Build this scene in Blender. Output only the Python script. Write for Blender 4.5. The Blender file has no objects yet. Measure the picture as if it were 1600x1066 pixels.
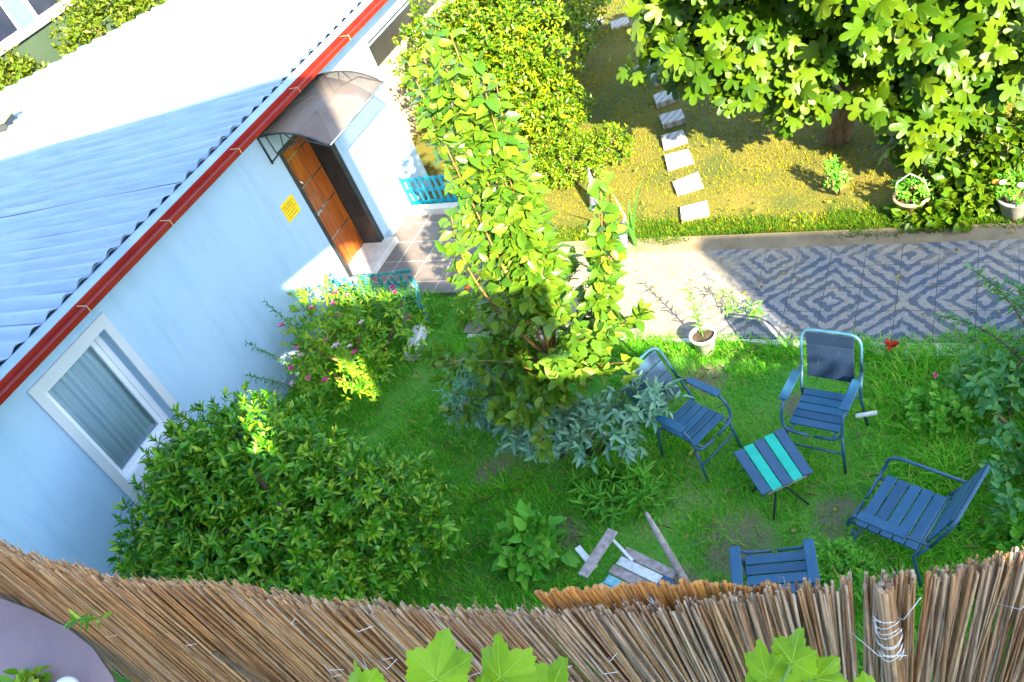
import bpy, bmesh, math, random
import numpy as np
from mathutils import Vector, Matrix

# ------------------------------------------------------------------ camera, world, sun, exposure
C = bpy.context.scene.collection
scene = bpy.context.scene
R = math.radians
cam = bpy.data.cameras.new('camera')
cam.sensor_width = 36.0
cam.lens = 31.43
cam.clip_start = 0.05
cam.clip_end = 500
camo = bpy.data.objects.new('camera', cam)
C.objects.link(camo)
rot = Matrix(((0.8767, -0.0123, 0.4809), (0.3525, 0.6967, -0.6247), (-0.3274, 0.7172, 0.6152)))
camo.matrix_world = Matrix.Translation((7.4686, -8.056, 6.1015)) @ rot.to_4x4()
scene.camera = camo

SUN = Vector((0.588, -0.640, 0.493)).normalized()          # towards the sun
world = bpy.data.worlds.new('World')
scene.world = world
world.use_nodes = True
nt = world.node_tree
sky = nt.nodes.new('ShaderNodeTexSky')
sky.sky_type = 'NISHITA'
sky.sun_disc = False
sky.sun_elevation = math.asin(SUN.z)
sky.sun_rotation = math.atan2(SUN.x, SUN.y)
nt.links.new(sky.outputs[0], nt.nodes['Background'].inputs[0])
nt.nodes['Background'].inputs[1].default_value = 0.125
sl = bpy.data.lights.new('sun', 'SUN')
sl.energy = 4.6
sl.angle = R(0.5)
sl.color = (1.0, 0.88, 0.62)
so = bpy.data.objects.new('sun', sl)
so.rotation_euler = SUN.to_track_quat('Z', 'Y').to_euler()
C.objects.link(so)
scene.view_settings.view_transform = 'Standard'
scene.view_settings.look = 'None'
scene.view_settings.exposure = 2.95
scene.view_settings.gamma = 1.0
scene.cycles.max_bounces = 8
scene.cycles.transparent_max_bounces = 8

rnd = random.Random(7)
rng = np.random.default_rng(7)

# ------------------------------------------------------------------ tagging and mesh helpers
def tag(o, label=None, cat=None, group=None, kind=None):
    if label: o['label'] = label
    if cat: o['category'] = cat
    if group: o['group'] = group
    if kind: o['kind'] = kind
    return o

def empty(name, loc=(0, 0, 0), rz=0.0, label=None, cat=None, group=None):
    o = bpy.data.objects.new(name, None)
    o.empty_display_size = 0.1
    o.location = loc
    o.rotation_euler = (0, 0, rz)
    C.objects.link(o)
    return tag(o, label, cat, group)

class MB:
    def __init__(s):
        s.v = []; s.f = []; s.m = []; s.sm = []
    def add(s, vs, fs, mi=0, smooth=False):
        o = len(s.v)
        s.v += [tuple(v) for v in vs]
        s.f += [tuple(i + o for i in f) for f in fs]
        s.m += [mi] * len(fs)
        s.sm += [smooth] * len(fs)
        return s
    def box(s, x0, x1, y0, y1, z0, z1, mi=0, bev=0.0):
        return s.obox(((x0 + x1) / 2, (y0 + y1) / 2, (z0 + z1) / 2), (1, 0, 0), (0, 1, 0), x1 - x0, y1 - y0, z1 - z0, mi, bev)
    def obox(s, c, ax, ay, lx, ly, lz, mi=0, bev=0.0):
        c = Vector(c); ax = Vector(ax).normalized(); ay = Vector(ay).normalized(); az = ax.cross(ay).normalized()
        ay = az.cross(ax)
        hx, hy, hz = lx / 2, ly / 2, lz / 2
        if bev <= 0:
            vs = [c + ax * i * hx + ay * j * hy + az * k * hz for k in (-1, 1) for j in (-1, 1) for i in (-1, 1)]
            fs = [(0, 2, 3, 1), (4, 5, 7, 6), (0, 1, 5, 4), (2, 6, 7, 3), (0, 4, 6, 2), (1, 3, 7, 5)]
            return s.add(vs, fs, mi)
        b = bm_box(lx, ly, lz, bev)
        vs = [c + ax * p[0] + ay * p[1] + az * p[2] for p in b[0]]
        return s.add(vs, b[1], mi)
    def bar(s, p0, p1, w, t, up=(0, 0, 1), mi=0, bev=0.0):
        p0 = Vector(p0); p1 = Vector(p1); d = p1 - p0
        u = Vector(up); side = u.cross(d)
        if side.length < 1e-5: side = Vector((1, 0, 0)).cross(d)
        return s.obox((p0 + p1) / 2, d, side, d.length, w, t, mi, bev)
    def tube(s, pts, r, n=8, mi=0, cap=True):
        pts = [Vector(p) for p in pts]
        rs = r if isinstance(r, (list, tuple)) else [r] * len(pts)
        vs = []; fs = []
        t0 = (pts[1] - pts[0]).normalized()
        ref = Vector((0, 0, 1)) if abs(t0.z) < 0.9 else Vector((1, 0, 0))
        nrm = (ref - t0 * ref.dot(t0)).normalized()
        for i, p in enumerate(pts):
            a = pts[max(i - 1, 0)]; b = pts[min(i + 1, len(pts) - 1)]
            t = (b - a).normalized()
            nrm = (nrm - t * nrm.dot(t))
            nrm = nrm.normalized() if nrm.length > 1e-6 else t.orthogonal().normalized()
            bn = t.cross(nrm)
            for k in range(n):
                q = 2 * math.pi * k / n
                vs.append(p + (nrm * math.cos(q) + bn * math.sin(q)) * rs[i])
        for i in range(len(pts) - 1):
            for k in range(n):
                fs.append((i * n + k, i * n + (k + 1) % n, (i + 1) * n + (k + 1) % n, (i + 1) * n + k))
        s.add(vs, fs, mi, True)
        if cap:
            o = len(s.v) - len(vs)
            s.f += [tuple(o + k for k in reversed(range(n))), tuple(o + (len(pts) - 1) * n + k for k in range(n))]
            s.m += [mi, mi]; s.sm += [False, False]
        return s
    def lathe(s, prof, n=24, c=(0, 0, 0), ax=(0, 0, 1), mi=0):
        c = Vector(c); az = Vector(ax).normalized(); a1 = az.orthogonal().normalized(); a2 = az.cross(a1)
        vs = []; fs = []
        for r, z in prof:
            for k in range(n):
                q = 2 * math.pi * k / n
                vs.append(c + az * z + (a1 * math.cos(q) + a2 * math.sin(q)) * r)
        for i in range(len(prof) - 1):
            for k in range(n):
                fs.append((i * n + k, i * n + (k + 1) % n, (i + 1) * n + (k + 1) % n, (i + 1) * n + k))
        return s.add(vs, fs, mi, True)
    def poly(s, pts, mi=0):
        return s.add(pts, [tuple(range(len(pts)))], mi)
    def prism(s, pts, z0, z1, mi=0):
        n = len(pts)
        vs = [(p[0], p[1], z0) for p in pts] + [(p[0], p[1], z1) for p in pts]
        fs = [tuple(reversed(range(n))), tuple(range(n, 2 * n))] + [(i, (i + 1) % n, n + (i + 1) % n, n + i) for i in range(n)]
        return s.add(vs, fs, mi)
    def ball(s, c, r, mi=0, n=10, m=7, sq=(1, 1, 1)):
        prof_v = []; fs = []
        for i in range(m + 1):
            th = math.pi * i / m
            for k in range(n):
                q = 2 * math.pi * k / n
                prof_v.append((c[0] + r * sq[0] * math.sin(th) * math.cos(q), c[1] + r * sq[1] * math.sin(th) * math.sin(q), c[2] + r * sq[2] * math.cos(th)))
        for i in range(m):
            for k in range(n):
                fs.append((i * n + k, (i + 1) * n + k, (i + 1) * n + (k + 1) % n, i * n + (k + 1) % n))
        return s.add(prof_v, fs, mi, True)
    def build(s, name, mats, parent=None, label=None, cat=None, group=None, kind=None):
        me = bpy.data.meshes.new(name)
        me.from_pydata(s.v, [], s.f)
        for m in (mats if isinstance(mats, (list, tuple)) else [mats]): me.materials.append(m)
        me.polygons.foreach_set('material_index', s.m)
        me.polygons.foreach_set('use_smooth', s.sm)
        me.update()
        o = bpy.data.objects.new(name, me)
        C.objects.link(o)
        if parent: o.parent = parent
        return tag(o, label, cat, group, kind)

_bx = {}
def bm_box(lx, ly, lz, bev):
    bm = bmesh.new()
    bmesh.ops.create_cube(bm, size=1.0)
    for v in bm.verts: v.co = Vector((v.co.x * lx, v.co.y * ly, v.co.z * lz))
    bmesh.ops.bevel(bm, geom=bm.edges[:], offset=bev, segments=1, affect='EDGES')
    bm.verts.index_update()
    r = ([tuple(v.co) for v in bm.verts], [tuple(v.index for v in f.verts) for f in bm.faces])
    bm.free()
    return r

def np_mesh(name, verts, faces_list, mat, parent=None, smooth=False, **kw):
    """verts (N,3); faces_list: list of int arrays (M,k)"""
    me = bpy.data.meshes.new(name)
    me.vertices.add(len(verts))
    me.vertices.foreach_set('co', np.ascontiguousarray(verts, dtype=np.float32).ravel())
    loops = np.concatenate([f.ravel() for f in faces_list]).astype(np.int32)
    tot = np.concatenate([np.full(len(f), f.shape[1], np.int32) for f in faces_list])
    start = np.concatenate([[0], np.cumsum(tot)[:-1]]).astype(np.int32)
    me.loops.add(len(loops))
    me.loops.foreach_set('vertex_index', loops)
    me.polygons.add(len(tot))
    me.polygons.foreach_set('loop_start', start)
    me.polygons.foreach_set('loop_total', tot)
    if smooth: me.polygons.foreach_set('use_smooth', np.ones(len(tot), bool))
    for m in (mat if isinstance(mat, (list, tuple)) else [mat]): me.materials.append(m)
    me.update(calc_edges=True)
    me.validate()
    o = bpy.data.objects.new(name, me)
    C.objects.link(o)
    if parent: o.parent = parent
    return tag(o, **kw)

def nrmz(a):
    return a / np.maximum(np.linalg.norm(a, axis=1, keepdims=True), 1e-9)

# leaf templates: vertices (u along, v side, w normal) and faces
def tpl_leaf(fold=0.12, droop=0.12, wide=0.5):
    v = [(0, 0, 0), (0.36, 0, 0.0), (0.72, 0, -droop * 0.45), (1, 0, -droop),
         (0.30, wide * 0.92, fold), (0.68, wide * 0.72, fold * 0.5 - droop * 0.4),
         (0.30, -wide * 0.92, fold), (0.68, -wide * 0.72, fold * 0.5 - droop * 0.4)]
    t = [(0, 1, 4), (2, 3, 5), (0, 6, 1), (2, 7, 3)]
    q = [(1, 2, 5, 4), (1, 6, 7, 2)]
    return np.array(v, float), np.array(t), np.array(q)
def tpl_small(wide=0.5, fold=0.12):
    v = [(0, 0, 0), (0.45, wide, fold), (1, 0, -0.08), (0.45, -wide, fold)]
    return np.array(v, float), np.array([(0, 2, 1), (0, 3, 2)]), None
def tpl_lobed(lobes, teeth=0, droop=0.25, step=36, cx=0.32):
    """lobes: list of (angle_deg, radius) knots from tip (0) to the petiole (180)"""
    ang = np.linspace(0, 180, step // 2 + 1)
    ka = [a for a, _ in lobes]; kr = [r for _, r in lobes]
    rr = np.interp(ang, ka, kr)
    if teeth:
        rr = rr * (1 + 0.055 * np.where(np.arange(len(ang)) % 2 == 0, 1, -1))
    pts = [(a, r) for a, r in zip(ang, rr)] + [(-a, r) for a, r in zip(ang[-2:0:-1], rr[-2:0:-1])]
    v = [(cx, 0, 0.03)]
    for a, r in pts:
        u = cx + r * math.cos(math.radians(a)); w = r * math.sin(math.radians(a))
        v.append((u, w, -droop * r * r + 0.05 * abs(w)))
    n = len(pts)
    # inner ring for curvature
    t = [(0, 1 + (i + 1) % n, 1 + i) for i in range(n)]
    return np.array(v, float), np.array(t), None

T_LEAF = tpl_leaf()
T_SMALL = tpl_small()
FIG_L = [(0, .62), (8, .61), (15, .55), (22, .42), (28, .29), (34, .40), (40, .53), (48, .57), (56, .54), (64, .40), (72, .28), (80, .33), (90, .41), (102, .43), (115, .38), (130, .33), (150, .31), (170, .24), (180, .25)]
T_FIG = tpl_lobed(FIG_L, 0, 0.45, 72)
VINE_L = [(0, .64), (14, .54), (27, .44), (38, .50), (52, .58), (66, .51), (80, .44), (95, .48), (112, .50), (135, .46), (155, .42), (170, .30), (180, .10)]
T_VINE = tpl_lobed(VINE_L, 1, 0.18, 72)

def leaves(name, base, axis, up, length, width, tpl, mat, parent=None, smooth=True, **kw):
    tv, tt, tq = tpl
    N = len(base); K = len(tv)
    axis = nrmz(np.asarray(axis, float)); up = np.asarray(up, float)
    side = nrmz(np.cross(up, axis)); nor = np.cross(axis, side)
    L = np.asarray(length, float).reshape(-1, 1); W = np.asarray(width, float).reshape(-1, 1)
    P = (base[:, None, :] + axis[:, None, :] * (tv[None, :, 0:1] * L[:, None, :]) + side[:, None, :] * (tv[None, :, 1:2] * W[:, None, :])
         + nor[:, None, :] * (tv[None, :, 2:3] * L[:, None, :]))
    off = (np.arange(N) * K)[:, None, None]
    fl = [(tt[None] + off).reshape(-1, 3)]
    if tq is not None: fl.append((tq[None] + off).reshape(-1, 4))
    return np_mesh(name, P.reshape(-1, 3), fl, mat, parent, smooth, **kw)

def rosettes(tips, dirs, n, size, spread=(35, 85), back=0.5, jit=0.25):
    """leaves set around shoots: returns base, axis, up"""
    M = len(tips)
    B = np.repeat(tips, n, 0); D = np.repeat(nrmz(dirs), n, 0)
    k = np.tile(np.arange(n) / max(n - 1, 1), M)
    ref = np.where(np.abs(D[:, 2:3]) < 0.9, np.array([[0, 0, 1.0]]), np.array([[1.0, 0, 0]]))
    a1 = nrmz(np.cross(ref, D)); a2 = np.cross(D, a1)
    ph = np.tile(np.arange(n) * 2.39996, M) + np.repeat(rng.uniform(0, 6.28, M), n) + rng.normal(0, .3, M * n)
    al = np.radians(spread[0] + (spread[1] - spread[0]) * k + rng.normal(0, 10, M * n))
    rad = a1 * np.cos(ph)[:, None] + a2 * np.sin(ph)[:, None]
    ax = D * np.cos(al)[:, None] + rad * np.sin(al)[:, None] + rng.normal(0, jit * .5, (M * n, 3))
    base = B - D * (k * back * size)[:, None]
    up = D + np.array([0, 0, .5]) + rng.normal(0, jit, (M * n, 3))
    return base, ax, up

def noise2(x, y, s=1.0, seed=0):
    """smooth value noise in numpy"""
    r = np.random.default_rng(seed); g = r.random((64, 64))
    x = np.asarray(x) / s + 1000.3; y = np.asarray(y) / s + 1000.7
    xi = np.floor(x).astype(int); yi = np.floor(y).astype(int); fx = x - xi; fy = y - yi
    fx = fx * fx * (3 - 2 * fx); fy = fy * fy * (3 - 2 * fy)
    a = g[xi % 64, yi % 64]; b = g[(xi + 1) % 64, yi % 64]; c = g[xi % 64, (yi + 1) % 64]; d = g[(xi + 1) % 64, (yi + 1) % 64]
    return (a * (1 - fx) + b * fx) * (1 - fy) + (c * (1 - fx) + d * fx) * fy

# ------------------------------------------------------------------ materials
def new_mat(name):
    m = bpy.data.materials.new(name); m.use_nodes = True
    nt = m.node_tree; b = nt.nodes['Principled BSDF']
    return m, nt, b
def N(nt, t, **kw):
    n = nt.nodes.new(t)
    for k, v in kw.items(): setattr(n, k, v)
    return n
def ramp(nt, stops):
    r = N(nt, 'ShaderNodeValToRGB'); e = r.color_ramp.elements
    while len(e) < len(stops): e.new(0.5)
    for i, (p, c) in enumerate(stops):
        e[i].position = p; e[i].color = (c[0], c[1], c[2], 1)
    return r
def tex(nt, scale=(1, 1, 1), kind='Object', ns=5.0, detail=4, rough=.6):
    co = N(nt, 'ShaderNodeTexCoord'); mp = N(nt, 'ShaderNodeMapping'); no = N(nt, 'ShaderNodeTexNoise')
    mp.inputs['Scale'].default_value = scale
    no.inputs['Scale'].default_value = ns; no.inputs['Detail'].default_value = detail; no.inputs['Roughness'].default_value = rough
    nt.links.new(co.outputs[kind], mp.inputs[0]); nt.links.new(mp.outputs[0], no.inputs['Vector'])
    return no
def bump(nt, b, src, strength=.3, dist=.01):
    bp = N(nt, 'ShaderNodeBump'); bp.inputs['Strength'].default_value = strength; bp.inputs['Distance'].default_value = dist
    nt.links.new(src, bp.inputs['Height']); nt.links.new(bp.outputs[0], b.inputs['Normal'])

def noisy(name, c1, c2, ns=6.0, scale=(1, 1, 1), rough=.7, bmp=.2, bd=.004, lo=.35, hi=.65, metal=0.0, spec=.4, c3=None, detail=5):
    m, nt, b = new_mat(name)
    no = tex(nt, scale, 'Object', ns, detail)
    st = [(lo, c1), (hi, c2)] + ([(min(hi + .12, 1), c3)] if c3 else [])
    r = ramp(nt, st)
    nt.links.new(no.outputs[0], r.inputs[0]); nt.links.new(r.outputs[0], b.inputs['Base Color'])
    b.inputs['Roughness'].default_value = rough; b.inputs['Metallic'].default_value = metal
    b.inputs['Specular IOR Level'].default_value = spec
    if bmp: 
        n2 = tex(nt, scale, 'Object', ns * 6, 4); bump(nt, b, n2.outputs[0], bmp, bd)
    return m

def leaf_mat(name, cols, rough=.42, trans=.35, tcol=None, spec=.35):
    """colour varies from leaf to leaf; light passes through the blade"""
    m, nt, b = new_mat(name)
    g = N(nt, 'ShaderNodeNewGeometry')
    r = ramp(nt, [(i / max(len(cols) - 1, 1), c) for i, c in enumerate(cols)])
    nt.links.new(g.outputs['Random Per Island'], r.inputs[0])
    nt.links.new(r.outputs[0], b.inputs['Base Color'])
    b.inputs['Roughness'].default_value = rough; b.inputs['Specular IOR Level'].default_value = spec
    tr = N(nt, 'ShaderNodeBsdfTranslucent'); mx = N(nt, 'ShaderNodeMixShader'); mx.inputs[0].default_value = trans
    hs = N(nt, 'ShaderNodeMixRGB', blend_type='MULTIPLY'); hs.inputs[0].default_value = 1
    hs.inputs[2].default_value = (*(tcol or (1.5, 1.35, .5)), 1)
    nt.links.new(r.outputs[0], hs.inputs[1]); nt.links.new(hs.outputs[0], tr.inputs[0])
    nt.links.new(b.outputs[0], mx.inputs[1]); nt.links.new(tr.outputs[0], mx.inputs[2])
    nt.links.new(mx.outputs[0], nt.nodes['Material Output'].inputs[0])
    return m

def wood_paint(name, base, worn, amt=.62, rough=.45):
    m, nt, b = new_mat(name)
    no = tex(nt, (3, 3, 3), 'Object', 3.2, 7, .72)
    r = ramp(nt, [(amt, base), (amt + .05, worn)])
    n2 = tex(nt, (2, 2, 2), 'Object', 5, 4)
    mx = N(nt, 'ShaderNodeMixRGB', blend_type='MULTIPLY'); mx.inputs[0].default_value = .55
    r2 = ramp(nt, [(.3, (.62, .66, .72)), (.7, (1.15, 1.1, 1.05))])
    nt.links.new(no.outputs[0], r.inputs[0]); nt.links.new(n2.outputs[0], r2.inputs[0])
    nt.links.new(r.outputs[0], mx.inputs[1]); nt.links.new(r2.outputs[0], mx.inputs[2])
    g = N(nt, 'ShaderNodeNewGeometry'); rg = ramp(nt, [(0, (.72, .74, .76)), (1, (1.18, 1.15, 1.12))]); nt.links.new(g.outputs['Random Per Island'], rg.inputs[0])
    mg_ = N(nt, 'ShaderNodeMixRGB', blend_type='MULTIPLY'); mg_.inputs[0].default_value = 1
    nt.links.new(mx.outputs[0], mg_.inputs[1]); nt.links.new(rg.outputs[0], mg_.inputs[2])
    wv = tex(nt, (5, 5, 5), 'Object', 4, 6, .8); rw = ramp(nt, [(.66, (0, 0, 0)), (.72, (.8, .8, .8))]); nt.links.new(wv.outputs[0], rw.inputs[0])
    mw = N(nt, 'ShaderNodeMixRGB'); nt.links.new(rw.outputs[0], mw.inputs[0]); nt.links.new(mg_.outputs[0], mw.inputs[1]); mw.inputs[2].default_value = (.12, .12, .12, 1)
    nt.links.new(mw.outputs[0], b.inputs['Base Color'])
    b.inputs['Roughness'].default_value = rough
    n3 = tex(nt, (8, 60, 8), 'Object', 4, 3); bump(nt, b, n3.outputs[0], .15, .003)
    return m

M = {}
# plaster with faint stains and trowel marks
def plaster(name, c1, c2, stain):
    m, nt, b = new_mat(name)
    a = tex(nt, (1, 1, 1), 'Object', 1.3, 6, .6); r = ramp(nt, [(.3, c1), (.7, c2)])
    nt.links.new(a.outputs[0], r.inputs[0])
    s = tex(nt, (3.0, 3.0, .35), 'Object', 2.2, 7, .72); r2 = ramp(nt, [(.50, (1, 1, 1)), (.74, stain)])
    nt.links.new(s.outputs[0], r2.inputs[0])
    mx = N(nt, 'ShaderNodeMixRGB', blend_type='MULTIPLY'); mx.inputs[0].default_value = .6
    nt.links.new(r.outputs[0], mx.inputs[1]); nt.links.new(r2.outputs[0], mx.inputs[2])
    # splashed dirt along the foot of the wall
    co = N(nt, 'ShaderNodeTexCoord'); sp = N(nt, 'ShaderNodeSeparateXYZ'); nt.links.new(co.outputs['Object'], sp.inputs[0])
    d = tex(nt, (1, 1, .6), 'Object', 5, 6, .75); ad = N(nt, 'ShaderNodeMath', operation='MULTIPLY_ADD'); ad.inputs[1].default_value = 1.1
    nt.links.new(d.outputs[0], ad.inputs[0]); nt.links.new(sp.outputs[2], ad.inputs[2])
    rd = ramp(nt, [(.50, (.60, .56, .48)), (.85, (1, 1, 1))]); nt.links.new(ad.outputs[0], rd.inputs[0])
    m2 = N(nt, 'ShaderNodeMixRGB', blend_type='MULTIPLY'); m2.inputs[0].default_value = 1
    nt.links.new(mx.outputs[0], m2.inputs[1]); nt.links.new(rd.outputs[0], m2.inputs[2])
    # hairline cracks
    vo = N(nt, 'ShaderNodeTexVoronoi', feature='DISTANCE_TO_EDGE'); vo.inputs['Scale'].default_value = .9
    wn = tex(nt, (1, 1, 1), 'Object', 3, 5); wm = N(nt, 'ShaderNodeMixRGB', blend_type='ADD'); wm.inputs[0].default_value = .5
    nt.links.new(co.outputs['Object'], wm.inputs[1]); nt.links.new(wn.outputs[1], wm.inputs[2]); nt.links.new(wm.outputs[0], vo.inputs['Vector'])
    rc_ = ramp(nt, [(.0, (.72, .72, .72)), (.006, (1, 1, 1))]); nt.links.new(vo.outputs['Distance'], rc_.inputs[0])
    m3 = N(nt, 'ShaderNodeMixRGB', blend_type='MULTIPLY'); m3.inputs[0].default_value = .22
    nt.links.new(m2.outputs[0], m3.inputs[1]); nt.links.new(rc_.outputs[0], m3.inputs[2]); nt.links.new(m3.outputs[0], b.inputs['Base Color'])
    b.inputs['Roughness'].default_value = .85; b.inputs['Specular IOR Level'].default_value = .2
    n3 = tex(nt, (1, 1, 1), 'Object', 45, 4); bump(nt, b, n3.outputs[0], .35, .004)
    return m
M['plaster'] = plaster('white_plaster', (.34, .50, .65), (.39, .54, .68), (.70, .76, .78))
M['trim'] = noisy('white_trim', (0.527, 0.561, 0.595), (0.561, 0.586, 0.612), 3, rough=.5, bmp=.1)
M['pvc'] = noisy('window_plastic', (.80, .82, .84), (.86, .87, .88), 2, rough=.3, bmp=0)
M['beige'] = plaster('beige_plaster', (.42, .34, .24), (.50, .42, .30), (.8, .75, .7))
M['lavender'] = plaster('pinkish_plaster', (.36, .26, .29), (.41, .30, .33), (.8, .76, .76))
# corrugated roof: grey paint with rust streaks running down the corrugation
def roof_mat():
    m, nt, b = new_mat('roof_sheet')
    a = tex(nt, (.35, 3, 1), 'Object', 3.0, 6, .65); r = ramp(nt, [(.32, (.15, .235, .36)), (.55, (.205, .30, .43)), (.75, (.26, .345, .44))])
    nt.links.new(a.outputs[0], r.inputs[0])
    s = tex(nt, (.5, 8, 1), 'Object', 1.7, 5, .7); r2 = ramp(nt, [(.54, (1, 1, 1)), (.72, (.78, .66, .60))])
    nt.links.new(s.outputs[0], r2.inputs[0])
    mx = N(nt, 'ShaderNodeMixRGB', blend_type='MULTIPLY'); mx.inputs[0].default_value = .75
    nt.links.new(r.outputs[0], mx.inputs[1]); nt.links.new(r2.outputs[0], mx.inputs[2]); nt.links.new(mx.outputs[0], b.inputs['Base Color'])
    b.inputs['Roughness'].default_value = .6
    n3 = tex(nt, (1, 2, 1), 'Object', 9, 5); bump(nt, b, n3.outputs[0], .3, .006)
    return m
M['roof'] = roof_mat()
M['gutter'] = noisy('red_gutter', (.20, .010, .006), (.25, .018, .008), 4, rough=.35, bmp=.08)
M['fascia'] = noisy('grey_fascia', (.22, .33, .45), (.28, .39, .50), 4, rough=.6)
M['darkmetal'] = noisy('dark_metal', (.02, .024, .026), (.04, .045, .045), 9, rough=.45, bmp=.1)
M['steel'] = noisy('steel', (.55, .56, .58), (.65, .66, .68), 12, rough=.25, metal=1.0, bmp=0)
def door_wood():
    m, nt, b = new_mat('varnished_door')
    a = tex(nt, (1, 9, .7), 'Object', 3, 6, .6); r = ramp(nt, [(.3, (.16, .035, .008)), (.55, (.34, .085, .012)), (.75, (.44, .13, .02))])
    nt.links.new(a.outputs[0], r.inputs[0]); nt.links.new(r.outputs[0], b.inputs['Base Color'])
    b.inputs['Roughness'].default_value = .28
    b.inputs['Coat Weight'].default_value = .3
    return m
M['door'] = door_wood()
def sheet_mat():
    m, nt, b = new_mat('canopy_sheet')
    b.inputs['Base Color'].default_value = (.16, .12, .10, 1); b.inputs['Roughness'].default_value = .12
    no = tex(nt, (1, 1, 1), 'Object', 2.5, 5); r = ramp(nt, [(.35, (.24, .20, .18)), (.7, (.38, .32, .27))])
    nt.links.new(no.outputs[0], r.inputs[0]); nt.links.new(r.outputs[0], b.inputs['Base Color'])
    tr = N(nt, 'ShaderNodeBsdfTransparent'); tr.inputs[0].default_value = (.62, .55, .50, 1)
    mx = N(nt, 'ShaderNodeMixShader'); mx.inputs[0].default_value = .6
    nt.links.new(b.outputs[0], mx.inputs[1]); nt.links.new(tr.outputs[0], mx.inputs[2]); nt.links.new(mx.outputs[0], nt.nodes['Material Output'].inputs[0])
    return m
M['sheet'] = sheet_mat()
def glass_mat():
    m, nt, b = new_mat('window_glass')
    gl = N(nt, 'ShaderNodeBsdfGlossy'); gl.inputs[0].default_value = (.9, .95, 1, 1); gl.inputs['Roughness'].default_value = .02
    tr = N(nt, 'ShaderNodeBsdfTransparent'); tr.inputs[0].default_value = (.86, .92, .94, 1)
    fr = N(nt, 'ShaderNodeFresnel'); fr.inputs[0].default_value = 1.5
    mx = N(nt, 'ShaderNodeMixShader')
    nt.links.new(fr.outputs[0], mx.inputs[0]); nt.links.new(tr.outputs[0], mx.inputs[1]); nt.links.new(gl.outputs[0], mx.inputs[2])
    nt.links.new(mx.outputs[0], nt.nodes['Material Output'].inputs[0])
    return m
M['glass'] = glass_mat()
M['curtain'] = noisy('teal_curtain', (.62, .68, .76), (.76, .80, .86), 8, (1, 1, .15), rough=.9, bmp=0)
M['darkroom'] = noisy('dark_glass', (.012, .016, .03), (.02, .025, .045), 2, rough=.12, bmp=0)
M['yellow'] = noisy('yellow_sign_paint', (.80, .55, .01), (.86, .62, .02), 4, rough=.5, bmp=0)
M['ink'] = noisy('sign_ink', (.25, .13, .01), (.30, .16, .02), 8, rough=.6, bmp=0)
M['teal'] = wood_paint('turquoise_paint', (.004, .33, .46), (.10, .42, .48), .66)
M['teal_dull'] = wood_paint('faded_turquoise_paint', (.03, .26, .28), (.26, .38, .34), .52)
M['blue'] = wood_paint('blue_paint', (0.017, 0.090, 0.167), (0.105, 0.180, 0.236), .70, .4)
M['blue_dark'] = wood_paint('dark_blue_paint', (0.012, 0.053, 0.112), (0.087, 0.124, 0.167), .66, .45)
M['navy'] = wood_paint('navy_paint', (0.007, 0.017, 0.043), (0.043, 0.053, 0.074), .60, .4)
M['slate'] = wood_paint('slate_blue_paint', (0.031, 0.087, 0.155), (0.087, 0.124, 0.167), .62, .5)
M['mint'] = wood_paint('mint_paint', (0.004, 0.448, 0.304), (0.040, 0.384, 0.288), .60, .4)
M['tube'] = noisy('painted_tube', (.02, .07, .12), (.035, .10, .16), 20, rough=.3, bmp=.05)
M['greywood'] = noisy('weathered_wood', (.23, .17, .15), (.40, .33, .30), 3, (8, 8, 8), rough=.85, bmp=.5, c3=(.30, .24, .24))
M['palewood'] = noisy('whitewashed_wood', (.50, .48, .46), (.70, .69, .67), 4, (6, 6, 6), rough=.8, bmp=.4)
M['aquawood'] = noisy('aqua_washed_wood', (.12, .34, .40), (.34, .50, .52), 3, (7, 7, 7), rough=.8, bmp=.4)
M['bark'] = noisy('bark', (.09, .055, .03), (.20, .13, .07), 6, (4, 4, 1), rough=.9, bmp=.8, bd=.01)
M['twig'] = noisy('orange_twig', (.16, .085, .025), (.24, .13, .035), 6, rough=.7, bmp=.2)
M['greenstem'] = noisy('green_stem', (.07, .17, .03), (.13, .24, .05), 6, rough=.6, bmp=0)
M['whitepot'] = noisy('white_pot', (.70, .69, .66), (.78, .77, .75), 5, rough=.5, bmp=.1)
M['claypot'] = noisy('ochre_pot', (.42, .28, .13), (.55, .38, .18), 5, rough=.8, bmp=.3)
M['greypot'] = noisy('grey_pot', (.30, .30, .28), (.42, .41, .38), 5, rough=.8, bmp=.3)
M['soil'] = noisy('soil', (.03, .02, .012), (.08, .055, .03), 14, rough=.95, bmp=.8, bd=.01)
M['stone'] = noisy('pale_stone', (.50, .46, .40), (.64, .60, .54), 5, rough=.85, bmp=.5, bd=.006)
M['concrete'] = noisy('concrete', (.17, .125, .07), (.26, .20, .12), 3, rough=.9, bmp=.4, bd=.005)
M['whitecon'] = noisy('white_kerb', (0.496, 0.480, 0.448), (0.592, 0.576, 0.552), 6, rough=.85, bmp=.4)
M['orange'] = noisy('orange_flower', (.75, .16, .01), (.85, .24, .015), 9, rough=.6, bmp=0)
M['pink'] = leaf_mat('pink_petal', [(.55, .02, .16), (.70, .05, .24), (.75, .25, .36)], .6, .3, (1, .8, .9))
M['paleflower'] = leaf_mat('pale_petal', [(.70, .45, .45), (.75, .6, .6)], .6, .3, (1, .9, .9))
M['redpetal'] = leaf_mat('red_petal', [(.45, .03, .01), (.6, .06, .015)], .6, .3, (1, .6, .6))
M['limefruit'] = noisy('green_fruit', (.10, .28, .05), (.16, .36, .07), 6, rough=.35, bmp=.1)
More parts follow.
